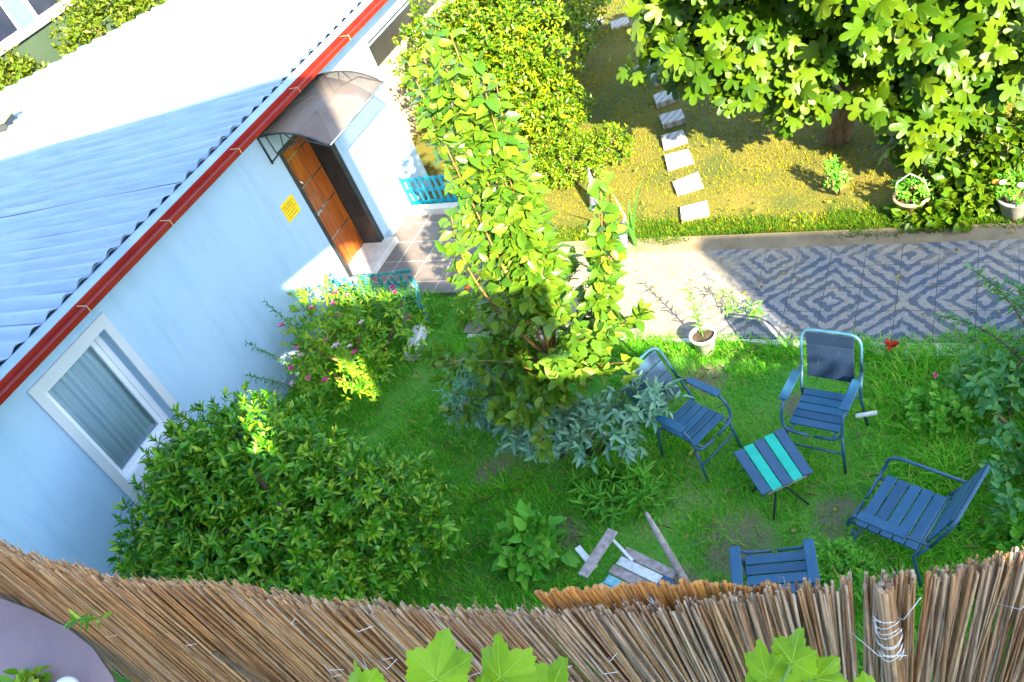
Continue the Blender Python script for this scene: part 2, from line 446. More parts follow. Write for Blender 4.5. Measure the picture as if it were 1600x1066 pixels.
# foliage
M['pearleaf'] = leaf_mat('pear_leaf', [(0.045, 0.135, 0.011), (0.077, 0.171, 0.011), (0.108, 0.203, 0.012), (0.153, 0.234, 0.014)], .40, .34, (1.2, 1.3, .5), .35)
M['citrus'] = leaf_mat('citrus_leaf', [(.025, .13, .006), (.06, .24, .008), (.14, .34, .012), (.32, .44, .03)], .36, .28, (1.4, 1.3, .3), .4)
M['fig'] = leaf_mat('fig_leaf', [(0.023, 0.070, 0.002), (0.055, 0.115, 0.003), (0.094, 0.148, 0.004)], .42, .26, (1.35, 1.3, .3), .25)
M['hedge'] = leaf_mat('hedge_leaf', [(.025, .09, .002), (.065, .15, .003), (.13, .205, .004), (.21, .24, .006)], .38, .24, (1.4, 1.3, .3), .3)
M['farbush'] = leaf_mat('far_bush_leaf', [(.05, .105, .003), (.085, .13, .004), (.13, .15, .006)], .45, .3)
M['vine'] = leaf_mat('vine_leaf', [(.12, .27, .010), (.17, .32, .012), (.22, .34, .016)], .4, .42, (1.25, 1.25, .4), .3)
def mottle(m):
    nt = m.node_tree; b = nt.nodes['Principled BSDF']; l = b.inputs['Base Color'].links[0]; src = l.from_socket
    no = tex(nt, (1, 1, 1), 'Object', 55, 5, .7); r = ramp(nt, [(.30, (.55, .62, .5)), (.5, (1, 1, 1)), (.75, (1.35, 1.15, .8))]); nt.links.new(no.outputs[0], r.inputs[0])
    mx = N(nt, 'ShaderNodeMixRGB', blend_type='MULTIPLY'); mx.inputs[0].default_value = .9
    nt.links.new(src, mx.inputs[1]); nt.links.new(r.outputs[0], mx.inputs[2]); nt.links.new(mx.outputs[0], b.inputs['Base Color'])
    bump(nt, b, no.outputs[0], .3, .001)
mottle(M['vine'])
M['shrub'] = leaf_mat('shrub_leaf', [(.07, .27, .02), (.18, .38, .02), (.36, .46, .02)], .45, .3)
M['rose'] = leaf_mat('rose_leaf', [(.05, .20, .06), (.08, .26, .07), (.14, .30, .05)], .4, .22, (1.2, 1.3, .6))
M['weed'] = leaf_mat('weed_leaf', [(.06, .28, .02), (.11, .36, .025), (.18, .40, .03)], .5, .3)
M['vein'] = noisy('pale_vein', (.24, .44, .04), (.30, .48, .06), 9, rough=.5, bmp=0)
M['corn'] = leaf_mat('broad_blade', [(.06, .20, .03), (.10, .25, .03)], .4, .3)
M['grass'] = leaf_mat('garden_grass_blade', [(.05, .30, .012), (.09, .42, .015), (.17, .50, .02), (.36, .46, .08)], .55, .38, (1.2, 1.3, .3), .12)
M['edgegrass'] = leaf_mat('lawn_edge_blade', [(.03, .11, .004), (.06, .15, .005), (.12, .17, .006)], .55, .3, (1.2, 1.2, .3), .12)
M['drygrass'] = leaf_mat('dry_lawn_blade', [(.09, .16, .003), (.19, .215, .004), (.28, .235, .005), (.34, .23, .010)], .7, .2, (1.2, 1.1, .3), .1)
M['fallen'] = leaf_mat('fallen_leaf', [(.20, .10, .03), (.34, .20, .05), (.30, .28, .04), (.14, .07, .03)], .7, .15)
M['straw'] = leaf_mat('straw', [(.34, .28, .14), (.44, .38, .22)], .7, .2, (1, 1, .7))
BARE = [(5.62, -4.12, .42), (6.38, -3.75, .30), (5.0, -2.3, .28), (5.3, -4.6, .3), (4.2, -4.2, .22), (3.2, -3.6, .28), (7.1, -2.1, .3), (5.9, -2.6, .2)]
def ground_mat():
    m, nt, b = new_mat('ground_soil_and_moss')
    co = N(nt, 'ShaderNodeTexCoord')
    sp = N(nt, 'ShaderNodeSeparateXYZ'); nt.links.new(co.outputs['Object'], sp.inputs[0])
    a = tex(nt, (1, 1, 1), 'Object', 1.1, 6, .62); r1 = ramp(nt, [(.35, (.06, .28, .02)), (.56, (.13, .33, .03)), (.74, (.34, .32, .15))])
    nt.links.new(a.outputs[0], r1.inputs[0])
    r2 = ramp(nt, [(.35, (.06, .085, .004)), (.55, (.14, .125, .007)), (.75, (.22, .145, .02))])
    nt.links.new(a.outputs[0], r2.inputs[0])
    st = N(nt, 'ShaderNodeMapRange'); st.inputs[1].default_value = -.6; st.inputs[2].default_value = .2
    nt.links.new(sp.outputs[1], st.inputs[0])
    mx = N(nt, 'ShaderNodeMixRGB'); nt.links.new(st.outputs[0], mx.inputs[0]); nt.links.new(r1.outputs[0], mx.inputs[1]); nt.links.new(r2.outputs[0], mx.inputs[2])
    worn = None
    for bx, by, br in BARE:
        vd = N(nt, 'ShaderNodeVectorMath', operation='DISTANCE'); vd.inputs[1].default_value = (bx, by, 0); nt.links.new(co.outputs['Object'], vd.inputs[0])
        mr = N(nt, 'ShaderNodeMapRange'); mr.inputs[1].default_value = br * 1.5; mr.inputs[2].default_value = 0; nt.links.new(vd.outputs['Value'], mr.inputs[0])
        if worn is None: worn = mr.outputs[0]
        else:
            q = N(nt, 'ShaderNodeMath', operation='MAXIMUM'); nt.links.new(worn, q.inputs[0]); nt.links.new(mr.outputs[0], q.inputs[1]); worn = q.outputs[0]
    an = tex(nt, (1, 1, 1), 'Object', 4.5, 7, .8); q = N(nt, 'ShaderNodeMath', operation='MULTIPLY'); nt.links.new(worn, q.inputs[0]); nt.links.new(an.outputs[0], q.inputs[1])
    rwn = ramp(nt, [(.20, (0, 0, 0)), (.33, (1, 1, 1))]); nt.links.new(q.outputs[0], rwn.inputs[0])
    mxw = N(nt, 'ShaderNodeMixRGB'); nt.links.new(rwn.outputs[0], mxw.inputs[0]); nt.links.new(mx.outputs[0], mxw.inputs[1]); mxw.inputs[2].default_value = (.20, .19, .09, 1)
    mx = mxw
    f = tex(nt, (1, 1, 1), 'Object', 40, 6, .7); r3 = ramp(nt, [(.3, (.55, .55, .55)), (.7, (1.2, 1.2, 1.2))])
    nt.links.new(f.outputs[0], r3.inputs[0])
    m2 = N(nt, 'ShaderNodeMixRGB', blend_type='MULTIPLY'); m2.inputs[0].default_value = .8
    nt.links.new(mx.outputs[0], m2.inputs[1]); nt.links.new(r3.outputs[0], m2.inputs[2]); nt.links.new(m2.outputs[0], b.inputs['Base Color'])
    b.inputs['Roughness'].default_value = .95
    bump(nt, b, f.outputs[0], .8, .03)
    return m
M['ground'] = ground_mat()
def zebra_mat():
    """square paving tiles with concentric-diamond stripes, two tones, ragged stripe edges, joints"""
    m, nt, b = new_mat('zebra_tiles')
    co = N(nt, 'ShaderNodeTexCoord')
    nz = tex(nt, (1, 1, 1), 'Object', 13, 3); 
    sp = N(nt, 'ShaderNodeSeparateXYZ'); nt.links.new(co.outputs['Object'], sp.inputs[0])
    def math_(op, a, bb=None, v=None):
        n = N(nt, 'ShaderNodeMath', operation=op)
        for i, s in enumerate((a, bb)):
            if s is None: continue
            if isinstance(s, (int, float)): n.inputs[i].default_value = s
            else: nt.links.new(s, n.inputs[i])
        return n.outputs[0]
    def tri(s, off): return math_('PINGPONG', math_('ADD', s, off), .67)
    u = tri(sp.outputs[0], 13.4 - 6.66); v = tri(sp.outputs[1], 13.4 + .60)
    w = math_('ADD', math_('ADD', u, v), math_('MULTIPLY', math_('SUBTRACT', nz.outputs[0], .5), .17))
    s = math_('FRACT', math_('MULTIPLY', w, 5.9))
    st = math_('LESS_THAN', s, .47)
    big = tex(nt, (1, 1, 1), 'Object', 1.6, 5)
    rl = ramp(nt, [(.35, (.22, .215, .22)), (.65, (.29, .25, .195))]); rd = ramp(nt, [(.35, (.065, .085, .12)), (.65, (.10, .11, .125))])
    nt.links.new(big.outputs[0], rl.inputs[0]); nt.links.new(big.outputs[0], rd.inputs[0])
    mx = N(nt, 'ShaderNodeMixRGB'); nt.links.new(st, mx.inputs[0]); nt.links.new(rl.outputs[0], mx.inputs[1]); nt.links.new(rd.outputs[0], mx.inputs[2])
    def joint(s, off): 
        q = math_('PINGPONG', math_('ADD', s, off), .1675)
        return math_('LESS_THAN', q, .0035)
    j = math_('MAXIMUM', joint(sp.outputs[0], 10 * .67 - 5.92), joint(sp.outputs[1], 10 * .67 + .41))
    m2 = N(nt, 'ShaderNodeMixRGB'); nt.links.new(j, m2.inputs[0]); nt.links.new(mx.outputs[0], m2.inputs[1]); m2.inputs[2].default_value = (.05, .055, .05, 1)
    f = tex(nt, (1, 1, 1), 'Object', 25, 5, .7); r3 = ramp(nt, [(.3, (.62, .62, .62)), (.7, (1.12, 1.12, 1.12))]); nt.links.new(f.outputs[0], r3.inputs[0])
    # trodden sand on tiles; doubles as painted sun glare at house end and dapples
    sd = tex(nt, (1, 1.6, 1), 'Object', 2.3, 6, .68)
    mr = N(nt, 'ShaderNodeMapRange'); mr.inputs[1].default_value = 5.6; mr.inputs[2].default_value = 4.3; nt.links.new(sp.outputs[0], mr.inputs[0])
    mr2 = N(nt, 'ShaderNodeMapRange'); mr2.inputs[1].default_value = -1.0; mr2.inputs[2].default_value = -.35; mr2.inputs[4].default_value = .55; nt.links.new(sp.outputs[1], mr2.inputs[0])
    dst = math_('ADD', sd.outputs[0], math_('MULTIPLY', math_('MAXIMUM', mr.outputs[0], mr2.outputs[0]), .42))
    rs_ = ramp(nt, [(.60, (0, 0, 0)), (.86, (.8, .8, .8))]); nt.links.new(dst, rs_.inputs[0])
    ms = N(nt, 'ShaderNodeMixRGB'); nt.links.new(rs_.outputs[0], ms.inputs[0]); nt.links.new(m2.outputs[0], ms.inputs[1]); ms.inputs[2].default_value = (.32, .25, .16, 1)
    m3 = N(nt, 'ShaderNodeMixRGB', blend_type='MULTIPLY'); m3.inputs[0].default_value = .85
    nt.links.new(ms.outputs[0], m3.inputs[1]); nt.links.new(r3.outputs[0], m3.inputs[2]); nt.links.new(m3.outputs[0], b.inputs['Base Color'])
    b.inputs['Roughness'].default_value = .75
    bump(nt, b, f.outputs[0], .3, .004)
    return m
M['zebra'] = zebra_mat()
def terrace_mat():
    m, nt, b = new_mat('terrace_tiles')
    br = N(nt, 'ShaderNodeTexBrick'); co = N(nt, 'ShaderNodeTexCoord'); nt.links.new(co.outputs['Object'], br.inputs['Vector'])
    br.offset = 0; br.inputs['Scale'].default_value = 1.0; br.inputs['Brick Width'].default_value = .42; br.inputs['Row Height'].default_value = .42
    br.inputs['Mortar Size'].default_value = .006; br.inputs['Color1'].default_value = (.13, .105, .10, 1); br.inputs['Color2'].default_value = (.16, .13, .12, 1)
    br.inputs['Mortar'].default_value = (.42, .38, .33, 1)
    f = tex(nt, (1, 1, 1), 'Object', 9, 5, .7); r3 = ramp(nt, [(.3, (.75, .75, .8)), (.7, (1.25, 1.2, 1.1))]); nt.links.new(f.outputs[0], r3.inputs[0])
    m3 = N(nt, 'ShaderNodeMixRGB', blend_type='MULTIPLY'); m3.inputs[0].default_value = .9
    nt.links.new(br.outputs[0], m3.inputs[1]); nt.links.new(r3.outputs[0], m3.inputs[2]); nt.links.new(m3.outputs[0], b.inputs['Base Color'])
    b.inputs['Roughness'].default_value = .55
    bump(nt, b, f.outputs[0], .15, .003)
    return m
M['terrace'] = terrace_mat()
def reed_mat(name, cols):
    m, nt, b = new_mat(name)
    g = N(nt, 'ShaderNodeNewGeometry'); r = ramp(nt, [(i / (len(cols) - 1), c) for i, c in enumerate(cols)])
    nt.links.new(g.outputs['Random Per Island'], r.inputs[0])
    no = tex(nt, (110, 110, 9), 'Object', 1.0, 6, .75); r2 = ramp(nt, [(.32, (.22, .16, .13)), (.5, (1, 1, 1)), (.68, (1.5, 1.45, 1.5))]); nt.links.new(no.outputs[0], r2.inputs[0])
    mx = N(nt, 'ShaderNodeMixRGB', blend_type='MULTIPLY'); mx.inputs[0].default_value = .85
    nt.links.new(r.outputs[0], mx.inputs[1]); nt.links.new(r2.outputs[0], mx.inputs[2]); nt.links.new(mx.outputs[0], b.inputs['Base Color'])
    b.inputs['Roughness'].default_value = .6
    n3 = tex(nt, (300, 300, 20), 'Object', 1, 3); bump(nt, b, n3.outputs[0], .3, .001)
    return m
M['reed'] = reed_mat('weathered_reed', [(0.274, 0.143, 0.053), (0.319, 0.214, 0.136), (0.239, 0.092, 0.022), (0.365, 0.275, 0.192), (0.296, 0.153, 0.053), (0.148, 0.071, 0.032), (0.410, 0.316, 0.214), (0.331, 0.143, 0.036), (0.342, 0.255, 0.185)])
M['reed_tan'] = reed_mat('tan_reed', [(0.296, 0.133, 0.036), (0.376, 0.194, 0.068), (0.217, 0.087, 0.022), (0.331, 0.194, 0.093), (0.433, 0.255, 0.110), (0.342, 0.153, 0.043), (0.388, 0.265, 0.156)])
M['reed_gold'] = reed_mat('golden_reed', [(0.408, 0.143, 0.017), (0.504, 0.204, 0.028), (0.288, 0.092, 0.012), (0.456, 0.214, 0.050)])
M['wire'] = noisy('pale_wire', (.55, .55, .55), (.7, .7, .7), 9, rough=.4, bmp=0)
M['white'] = noisy('white_glaze', (.74, .73, .76), (.80, .79, .82), 4, rough=.25, bmp=0)
def cone_mat():
    m, nt, b = new_mat('woven_metal_foil')
    ch = N(nt, 'ShaderNodeTexChecker'); co = N(nt, 'ShaderNodeTexCoord'); mp = N(nt, 'ShaderNodeMapping')
    nt.links.new(co.outputs['Object'], mp.inputs[0]); nt.links.new(mp.outputs[0], ch.inputs['Vector']); ch.inputs['Scale'].default_value = 40
    ch.inputs['Color1'].default_value = (.34, .36, .42, 1); ch.inputs['Color2'].default_value = (.14, .17, .25, 1)
    nt.links.new(ch.outputs[0], b.inputs['Base Color']); b.inputs['Roughness'].default_value = .35; b.inputs['Metallic'].default_value = .5
    bump(nt, b, ch.outputs['Fac'], .5, .004)
    return m
M['cone'] = cone_mat()

# ================================================================== SETTING
# ground: one sheet, gently uneven away from the paving
gx = np.concatenate([np.linspace(-120, -14, 14), np.linspace(-13, 12, 76), np.linspace(14, 120, 14)])
gy = np.concatenate([np.linspace(-120, -12, 14), np.linspace(-11, 12, 70), np.linspace(14, 160, 16)])
GX, GY = np.meshgrid(gx, gy, indexing='ij')
GZ = (noise2(GX, GY, 1.1, 3) - .5) * .05 - .03
GV = np.stack([GX, GY, GZ], -1).reshape(-1, 3)
nx, ny = len(gx), len(gy)
ii, jj = np.meshgrid(np.arange(nx - 1), np.arange(ny - 1), indexing='ij')
q0 = (ii * ny + jj).ravel()
np_mesh('ground', GV, [np.stack([q0, q0 + ny, q0 + ny + 1, q0 + 1], 1)], M['ground'], None, True, kind='structure')

# path, its sandy border strip, worn near edge, terrace
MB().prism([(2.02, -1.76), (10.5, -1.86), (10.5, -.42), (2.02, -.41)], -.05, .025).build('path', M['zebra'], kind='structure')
MB().prism([(2.3, -.405), (10.5, -.415), (10.5, -.17), (2.44, -.13), (2.3, .04)], -.05, .021).build('path_border', M['concrete'], kind='structure')
edge = [(2.1, -1.77)]
for i in range(40):
    x = 2.1 + i * .21
    edge.append((x, -1.80 - .10 * rnd.random() - (.16 if x > 6.5 else 0)))
edge += [(10.5, -2.0), (10.5, -1.865)]
MB().prism(edge, -.05, .018).build('path_edge', M['stone'], kind='structure')
MB().prism([(.0, -1.10), (1.92, -1.05), (2.2, .58), (.0, .60)], -.05, .035).build('terrace', M['terrace'], kind='structure')

# ---- the house
house = empty('house', (0, -2, 0), 0, 'white plastered single-storey house with corrugated roof, red gutter and brown door', 'house')
house_inv = Vector((0, 2, 0))
def hp(mb, name, mat, parent=None, **kw):
    mb.v = [(v[0], v[1] + 2, v[2]) for v in mb.v]
    return mb.build(name, mat, parent or house, **kw)
w = MB()
WT = .30
def wallbox(y0, y1, z0, z1): w.box(-WT, 0, y0, y1, z0, z1)
wallbox(-9.6, -4.89, -.1, 2.60)
wallbox(-4.89, -4.055, -.1, .88)
wallbox(-4.89, -4.055, 2.25, 2.60)
wallbox(-4.055, -.95, -.1, 2.60)
wallbox(-.95, 0, 2.15, 2.60)
wallbox(0, 1.46, -.1, 2.60)
wallbox(1.46, 7.0, 2.20, 2.60)
w.box(-8.6, -WT - .002, -9.6, -9.35, -.1, 2.25)
hp(w, 'wall', M['plaster'])
hp(MB().box(-1.3, -1.1, 1.2, 7, -.1, 2.6).box(-1.098, -.302, 1.2, 1.455, -.1, 2.19), 'porch_wall', M['beige'])
hp(MB().box(-.01, .012, 1.48, 6.9, 2.235, 2.255), 'drip_edge', M['darkmetal'])
# roof sheet: corrugated, one strip per wave so the far edge is stepped
PITCH = .213; ROOF_X = .05; ROOF_Z = 2.740; SL = math.tan(R(4.0))
def roof_end(y):
    if y < 3.0: return -10.1 - (3.0 - y) * .35
    return -10.1 + (y - 3.0) * 1.22
rv = []; rf = []
nw = int((7.2 + 9.8) / PITCH)
for k in range(nw):
    ya = -9.8 + k * PITCH
    xe = roof_end(ya)
    base = len(rv); nu = 9; nvv = 10
    for i in range(nu):
        fx = i / (nu - 1); x = ROOF_X + (xe - ROOF_X) * fx
        for j in range(nvv + 1):
            ph = j / nvv
            z = ROOF_Z - SL * (ROOF_X - x) +   .021 * math.cos(2 * math.pi * (ph - .5)) + .006 * math.sin(x * 2.1 + k * .7) + .005 * ((k // 5) % 2)
            rv.append((x, ya + ph * PITCH, z))
    for i in range(nu - 1):
        for j in range(nvv):
            a = base + i * (nvv + 1) + j
            rf.append((a, a + nvv + 1, a + nvv + 2, a + 1))
r_ = MB(); r_.add(rv, rf, 0, True)
# sheet thickness at the eave: a lip under every wave
for k in range(nw):
    ya = -9.8 + k * PITCH
    lip = []
    for j in range(11):
        ph = j / 10; z = ROOF_Z +   .017 * math.cos(2 * math.pi * (ph - .5))
        lip.append((ROOF_X + .001, ya + ph * PITCH, z)); lip.append((ROOF_X + .001, ya + ph * PITCH, z - .007))
    r_.add(lip, [(2 * j, 2 * j + 1, 2 * j + 3, 2 * j + 2) for j in range(10)])
roof = hp(r_, 'roof', M['roof'])
# rear part of the body under the roof
hp(MB().obox((.105, -1.3, 2.69), (1, 0, -.35), (0, 1, 0), .12, 16.6, .012).box(.02, .14, -9.6, 7.0, 2.56, 2.66).box(-.02, .139, -9.6, 7.0, 2.52, 2.559), 'fascia', M['fascia'])
rw_ = MB()
pts = [(-WT - .01, -9.3), (-10.2, -9.3), (-10.2, 2.9), (-6.4, 6.0), (-WT - .01, 6.9)]
for i in range(1, 4):
    a, b2 = pts[i], pts[i + 1]
    d = Vector((b2[0] - a[0], b2[1] - a[1], 0)); n_ = Vector((d.y, -d.x, 0)).normalized() * .2
    top = 1.85
    rw_.prism([(a[0], a[1]), (b2[0], b2[1]), (b2[0] - n_.x, b2[1] - n_.y), (a[0] - n_.x, a[1] - n_.y)], -.1, top)
hp(rw_, 'rear_wall', M['plaster'])
# gutter: open channel with strap brackets
g = MB()
prof = [(.165, 2.685), (.17, 2.615), (.195, 2.59), (.275, 2.585), (.300, 2.60), (.308, 2.66), (.301, 2.66), (.293, 2.607), (.272, 2.595), (.198, 2.60), (.178, 2.622), (.173, 2.685)]
ys = [-9.7, 7.0]
gv = [(x, y, z) for y in ys for x, z in prof]
n = len(prof)
gf = [(i, (i + 1) % n, n + (i + 1) % n, n + i) for i in range(n)] + [tuple(range(n)), tuple(reversed(range(n, 2 * n)))]
g.add(gv, gf)
gutter = hp(g, 'gutter', M['gutter'])
for y in np.arange(-9.2, 7, 1.25):
    s = MB()
    s.box(.309, .312, y - .005, y + .005, 2.60, 2.664).box(.16, .312, y - .005, y + .005, 2.6645, 2.667)
    hp(s, 'gutter_strap', M['claypot'], gutter)
# window
wf = MB()
wf.box(0, .025, -4.985, -4.89, .76, 2.37).box(0, .025, -4.055, -3.96, .76, 2.37)
wf.box(0, .025, -4.89, -4.055, 2.25, 2.37).box(0, .025, -4.89, -4.055, .76, .88)
hp(wf, 'window_surround', M['trim'])
win = MB()
y0, y1, z0, z1 = -4.89, -4.055, .88, 2.25
def frame(mb, x0, x1, y0, y1, z0, z1, t):
    mb.box(x0, x1, y0, y0 + t, z0, z1).box(x0, x1, y1 - t, y1, z0, z1).box(x0, x1, y0 + t, y1 - t, z0, z0 + t).box(x0, x1, y0 + t, y1 - t, z1 - t, z1)
frame(win, -.22, -.13, y0, y1, z0, z1, .06)
window = hp(win, 'window', M['pvc'])
sash = MB(); frame(sash, -.20, -.16, y0 + .061, y1 - .061, z0 + .061, z1 - .061, .05)
hp(sash, 'sash', M['pvc'], window)
hp(MB().box(-.182, -.178, y0 + .112, y1 - .112, z0 + .112, z1 - .112), 'pane', M['glass'], window)
cv = []; cf = []
nc = 120
for i in range(nc + 1):
    y = y0 - .05 + (y1 - y0 + .1) * i / nc
    d = .022 * math.sin(i * .55) + .012 * math.sin(i * 1.31 + 1)
    cv += [(-.26 + d, y, z0 - .1), (-.26 + d * .8, y, z1 + .02)]
cf = [(2 * i, 2 * i + 2, 2 * i + 3, 2 * i + 1) for i in range(nc)]
cu = MB(); cu.add(cv, cf, 0, True)
hp(cu, 'curtain', M['curtain'], window)
hp(MB().box(-.13, .05, y0 + .002, y1 - .002, .882, .90), 'sill', M['trim'], window)
# door
dx = -.30
d = MB(); d.box(dx - .05, dx, -.86, -.10, .13, 2.07)
door = hp(d, 'door', M['door'])
for z in (.58, 1.00, 1.40, 1.80): hp(MB().box(dx, dx + .004, -.84, -.12, z, z + .018), 'trim_strip', M['steel'], door)
hd = MB()
hd.tube([(dx + .004, -.62, 1.52), (dx + .05, -.62, 1.52), (dx + .055, -.60, 1.47), (dx + .05, -.585, 1.44)], .012).tube([(dx + .004, -.62, 1.62), (dx + .004, -.62, 1.50)], .02)
hp(hd, 'knocker', M['steel'], door)
hd = MB(); hd.tube([(dx + .004, -.70, 1.02), (dx + .055, -.70, 1.02), (dx + .055, -.56, 1.02), (dx + .05, -.52, 1.05)], .011).box(dx, dx + .012, -.725, -.675, .90, 1.10)
hp(hd, 'handle', M['steel'], door)
df = MB()
df.box(-.35, -.012, -.95, -.87, .12, 2.15).box(-.35, -.012, -.09, 0, .12, 2.15).box(-.35, -.012, -.869, -.091, 2.08, 2.15)
hp(df, 'door_frame', M['darkmetal'])
hp(MB().box(-.34, .18, -.98, .03, -.02, .12, 0, .008), 'doorstep', M['stone'], label='pinkish stone doorstep')
hp(MB().box(.0005, .012, .035, 1.455, .036, .14).box(.0005, .012, -9.0, -.985, -.02, .12), 'skirting', M['fascia'])
hp(MB().box(0, .04, .23, .27, 1.28, 1.37, 0, .006), 'doorbell', M['claypot'])
# arched canopy over the door
can = MB()
cy0, cy1 = -1.10, .24
def arc(s): return (.93 * s, 2.46 - .02 * s - .20 * s * s * s * 1.0 + .035 * math.sin(math.pi * s))
ns = 14; cvv = []; cff = []
for i in range(ns + 1):
    x, z = arc(i / ns)
    for y in (cy0, cy1): cvv += [(x + .004, y, z), (x + .004, y, z - .006)]
for i in range(ns):
    a = 4 * i
    cff += [(a, a + 4, a + 6, a + 2), (a + 1, a + 3, a + 7, a + 5), (a, a + 1, a + 5, a + 4), (a + 2, a + 6, a + 7, a + 3)]
can.add(cvv, cff, 0, True)
canopy = hp(can, 'canopy', M['sheet'])
for yb in (cy0 - .013, cy1 + .013):
    b3 = MB()
    arcp = [(arc(i / 12)[0] + .012, yb, arc(i / 12)[1] - .004) for i in range(13)]
    b3.tube(arcp, .012, 6)
    b3.tube([(.014, yb, 2.46), (.014, yb, 2.10)], .013, 6)
    b3.tube([(.014, yb, 2.12), (.30, yb, 2.28), (.62, yb, 2.36), (.93, yb, arc(1)[1])], .010, 6)
    b3.tube([(.16, yb, 2.20), (.14, yb, 2.46)], .008, 6).tube([(.30, yb, 2.29), (.36, yb, 2.46)], .008, 6).tube([(.5, yb, 2.33), (.42, yb, 2.46)], .008, 6)
    hp(b3, 'bracket', M['darkmetal'], canopy)
hp(MB().tube([(.945, cy0, arc(1)[1]), (.945, cy1, arc(1)[1])], .012, 6), 'front_bar', M['steel'], canopy)
hp(MB().box(.0005, .03, cy0, cy1, 2.44, 2.475), 'wall_bar', M['darkmetal'], canopy)

# yellow notice on the wall (lettering too small to read in the photograph: rows of small strokes)
sg = MB().box(0.001, .006, -1.355, -1.09, 1.42, 1.66)
sign = sg.build('wall_sign', M['yellow'], None, 'small yellow notice plate fixed on the white wall left of the door', 'sign')
for r, (z, y0_, y1_) in enumerate([(1.615, -1.33, -1.12), (1.58, -1.32, -1.14), (1.54, -1.32, -1.12), (1.50, -1.32, -1.16), (1.46, -1.32, -1.13)]):
    y = y0_; tx = MB()
    while y < y1_:
        l = rnd.uniform(.008, .022)
        tx.box(.006, .0065, y, min(y + l, y1_), z - (.012 if r < 2 else .008), z + .003); y += l + rnd.uniform(.006, .012)
    tx.build('lettering', M['ink'], sign)

# ---- the house the photograph is taken from: ledge at lower left, an unseen wall is shaped to shade the near garden
own = empty('balcony_house', (6.5, -9, 0), 0, 'pinkish lavender balcony ledge at the lower left corner, below the reed screen', 'house')
oi = (6.5, -9, 0)
def op(mb, name, mat, **kw):
    mb.v = [(v[0] - oi[0], v[1] - oi[1], v[2]) for v in mb.v]
    return mb.build(name, mat, own, **kw)
ledge = [(4.80, -7.56), (5.17, -7.535), (5.32, -7.545), (5.48, -7.565), (5.61, -7.595), (5.73, -7.645), (5.83, -7.74), (5.88, -7.87), (5.88, -8.02), (4.80, -8.02)]
op(MB().prism(ledge, 4.60, 4.62), 'ledge', M['lavender'])
# facade unseen behind the camera (x on the plane y=-9), outline and openings cut to place sun patches and shade
fw = MB()
def fbox(x0, x1, z0, z1): fw.box(x0, x1, -9.25, -9.0, z0, z1)
def fquad(x0, x1, z0, za, zb):
    v = [(x0, -9.25, z0), (x1, -9.25, z0), (x1, -9.25, zb), (x0, -9.25, za), (x0, -9, z0), (x1, -9, z0), (x1, -9, zb), (x0, -9, za)]
    fw.add(v, [(0, 1, 2, 3), (7, 6, 5, 4), (0, 4, 5, 1), (1, 5, 6, 2), (2, 6, 7, 3), (3, 7, 4, 0)])
fquad(-1.0, 5.9, -.1, 8.55, 9.26)
fw.add([(x_, y_, z_) for y_ in (-9.25, -9) for x_, z_ in ((5.9, 6.35), (6.62, 6.50), (7.60, 7.10), (7.96, 7.18), (8.48, 7.18), (8.48, 9.52), (5.9, 9.26))],
       [(0, 1, 2, 3, 4, 5, 6), (13, 12, 11, 10, 9, 8, 7)] + [(i, (i + 1) % 7, 7 + (i + 1) % 7, 7 + i) for i in range(7)])
fbox(5.9, 6.62, 5.55, 6.35)
fbox(6.62, 7.66, 5.57, 6.14)
fbox(7.96, 8.48, 6.44, 7.179)
fbox(7.66, 8.48, 5.55, 6.18)
fbox(5.9, 8.48, -.1, 4.85)
fbox(7.35, 8.48, 4.85, 5.55); fbox(6.40, 6.68, 4.85, 5.55)
fquad(8.48, 9.08, -.1, 6.36, 6.30)
fquad(9.08, 10.9, -.1, 5.44, 5.44)
fbox(10.9, 12.6, -.1, 5.22)
fbox(12.6, 22, -.1, 6.85)
op(fw, 'shade_facade', M['plaster'])
n_ = 420  # added leaves along the unseen wall top, breaking the sun into dapples
cx_ = rng.uniform(10.4, 12.7, n_)
lv = np.stack([cx_ - oi[0], rng.normal(-9.1, .06, n_) - oi[1], 5.20 + rng.random(n_) ** 2 * .45 * (.4 + noise2(cx_, cx_ * 0, .3, 77))], 1)
leaves('dapple_leaves', lv, rng.normal(0, 1, (n_, 3)), rng.normal(0, 1, (n_, 3)), rng.uniform(.06, .12, n_), rng.uniform(.05, .09, n_), T_LEAF, M['hedge'], own)

# ---- neighbour's house far left behind the roof
nb = empty('neighbour_house', (-14, 7, 0), 0, 'blue-grey house with dark windows far behind the roof at upper left', 'house')
ni = (-14, 7, 0)
def npz(mb, name, mat, **kw):
    mb.v = [(v[0] - ni[0], v[1] - ni[1], v[2] - ni[2]) for v in mb.v]
    return mb.build(name, mat, nb, **kw)
M['bluewall'] = plaster('blue_grey_plaster', (.07, .13, .23), (.10, .16, .27), (.85, .85, .85))
M['greenwall'] = plaster('grey_green_plaster', (.035, .06, .035), (.05, .08, .05), (.8, .8, .8))
npz(MB().box(-18, -14.2, 1, 14, 0, 4.5).box(-14.199, -14, 1, 14, 1.95, 4.5), 'wall', M['bluewall'])
npz(MB().box(-14.199, -13.95, 1, 14, -.1, 1.80), 'base_wall', M['greenwall'])
npz(MB().box(-14.199, -13.85, 1, 14, 1.80, 1.949), 'sill_band', M['trim'])
for ya, yb in ((5.7, 6.88), (7.48, 8.5), (9.1, 10.3), (3.6, 4.9)):
    f_ = MB(); frame(f_, -13.998, -13.96, ya, yb, 1.96, 3.3, .05)
    wo = npz(f_, 'window', M['pvc'])
    pm = MB().box(-13.995, -13.985, ya + .051, yb - .051, 2.011, 3.249)
    pm.v = [(v[0] - ni[0], v[1] - ni[1], v[2]) for v in pm.v]
    pm.build('pane', M['darkroom'], wo)

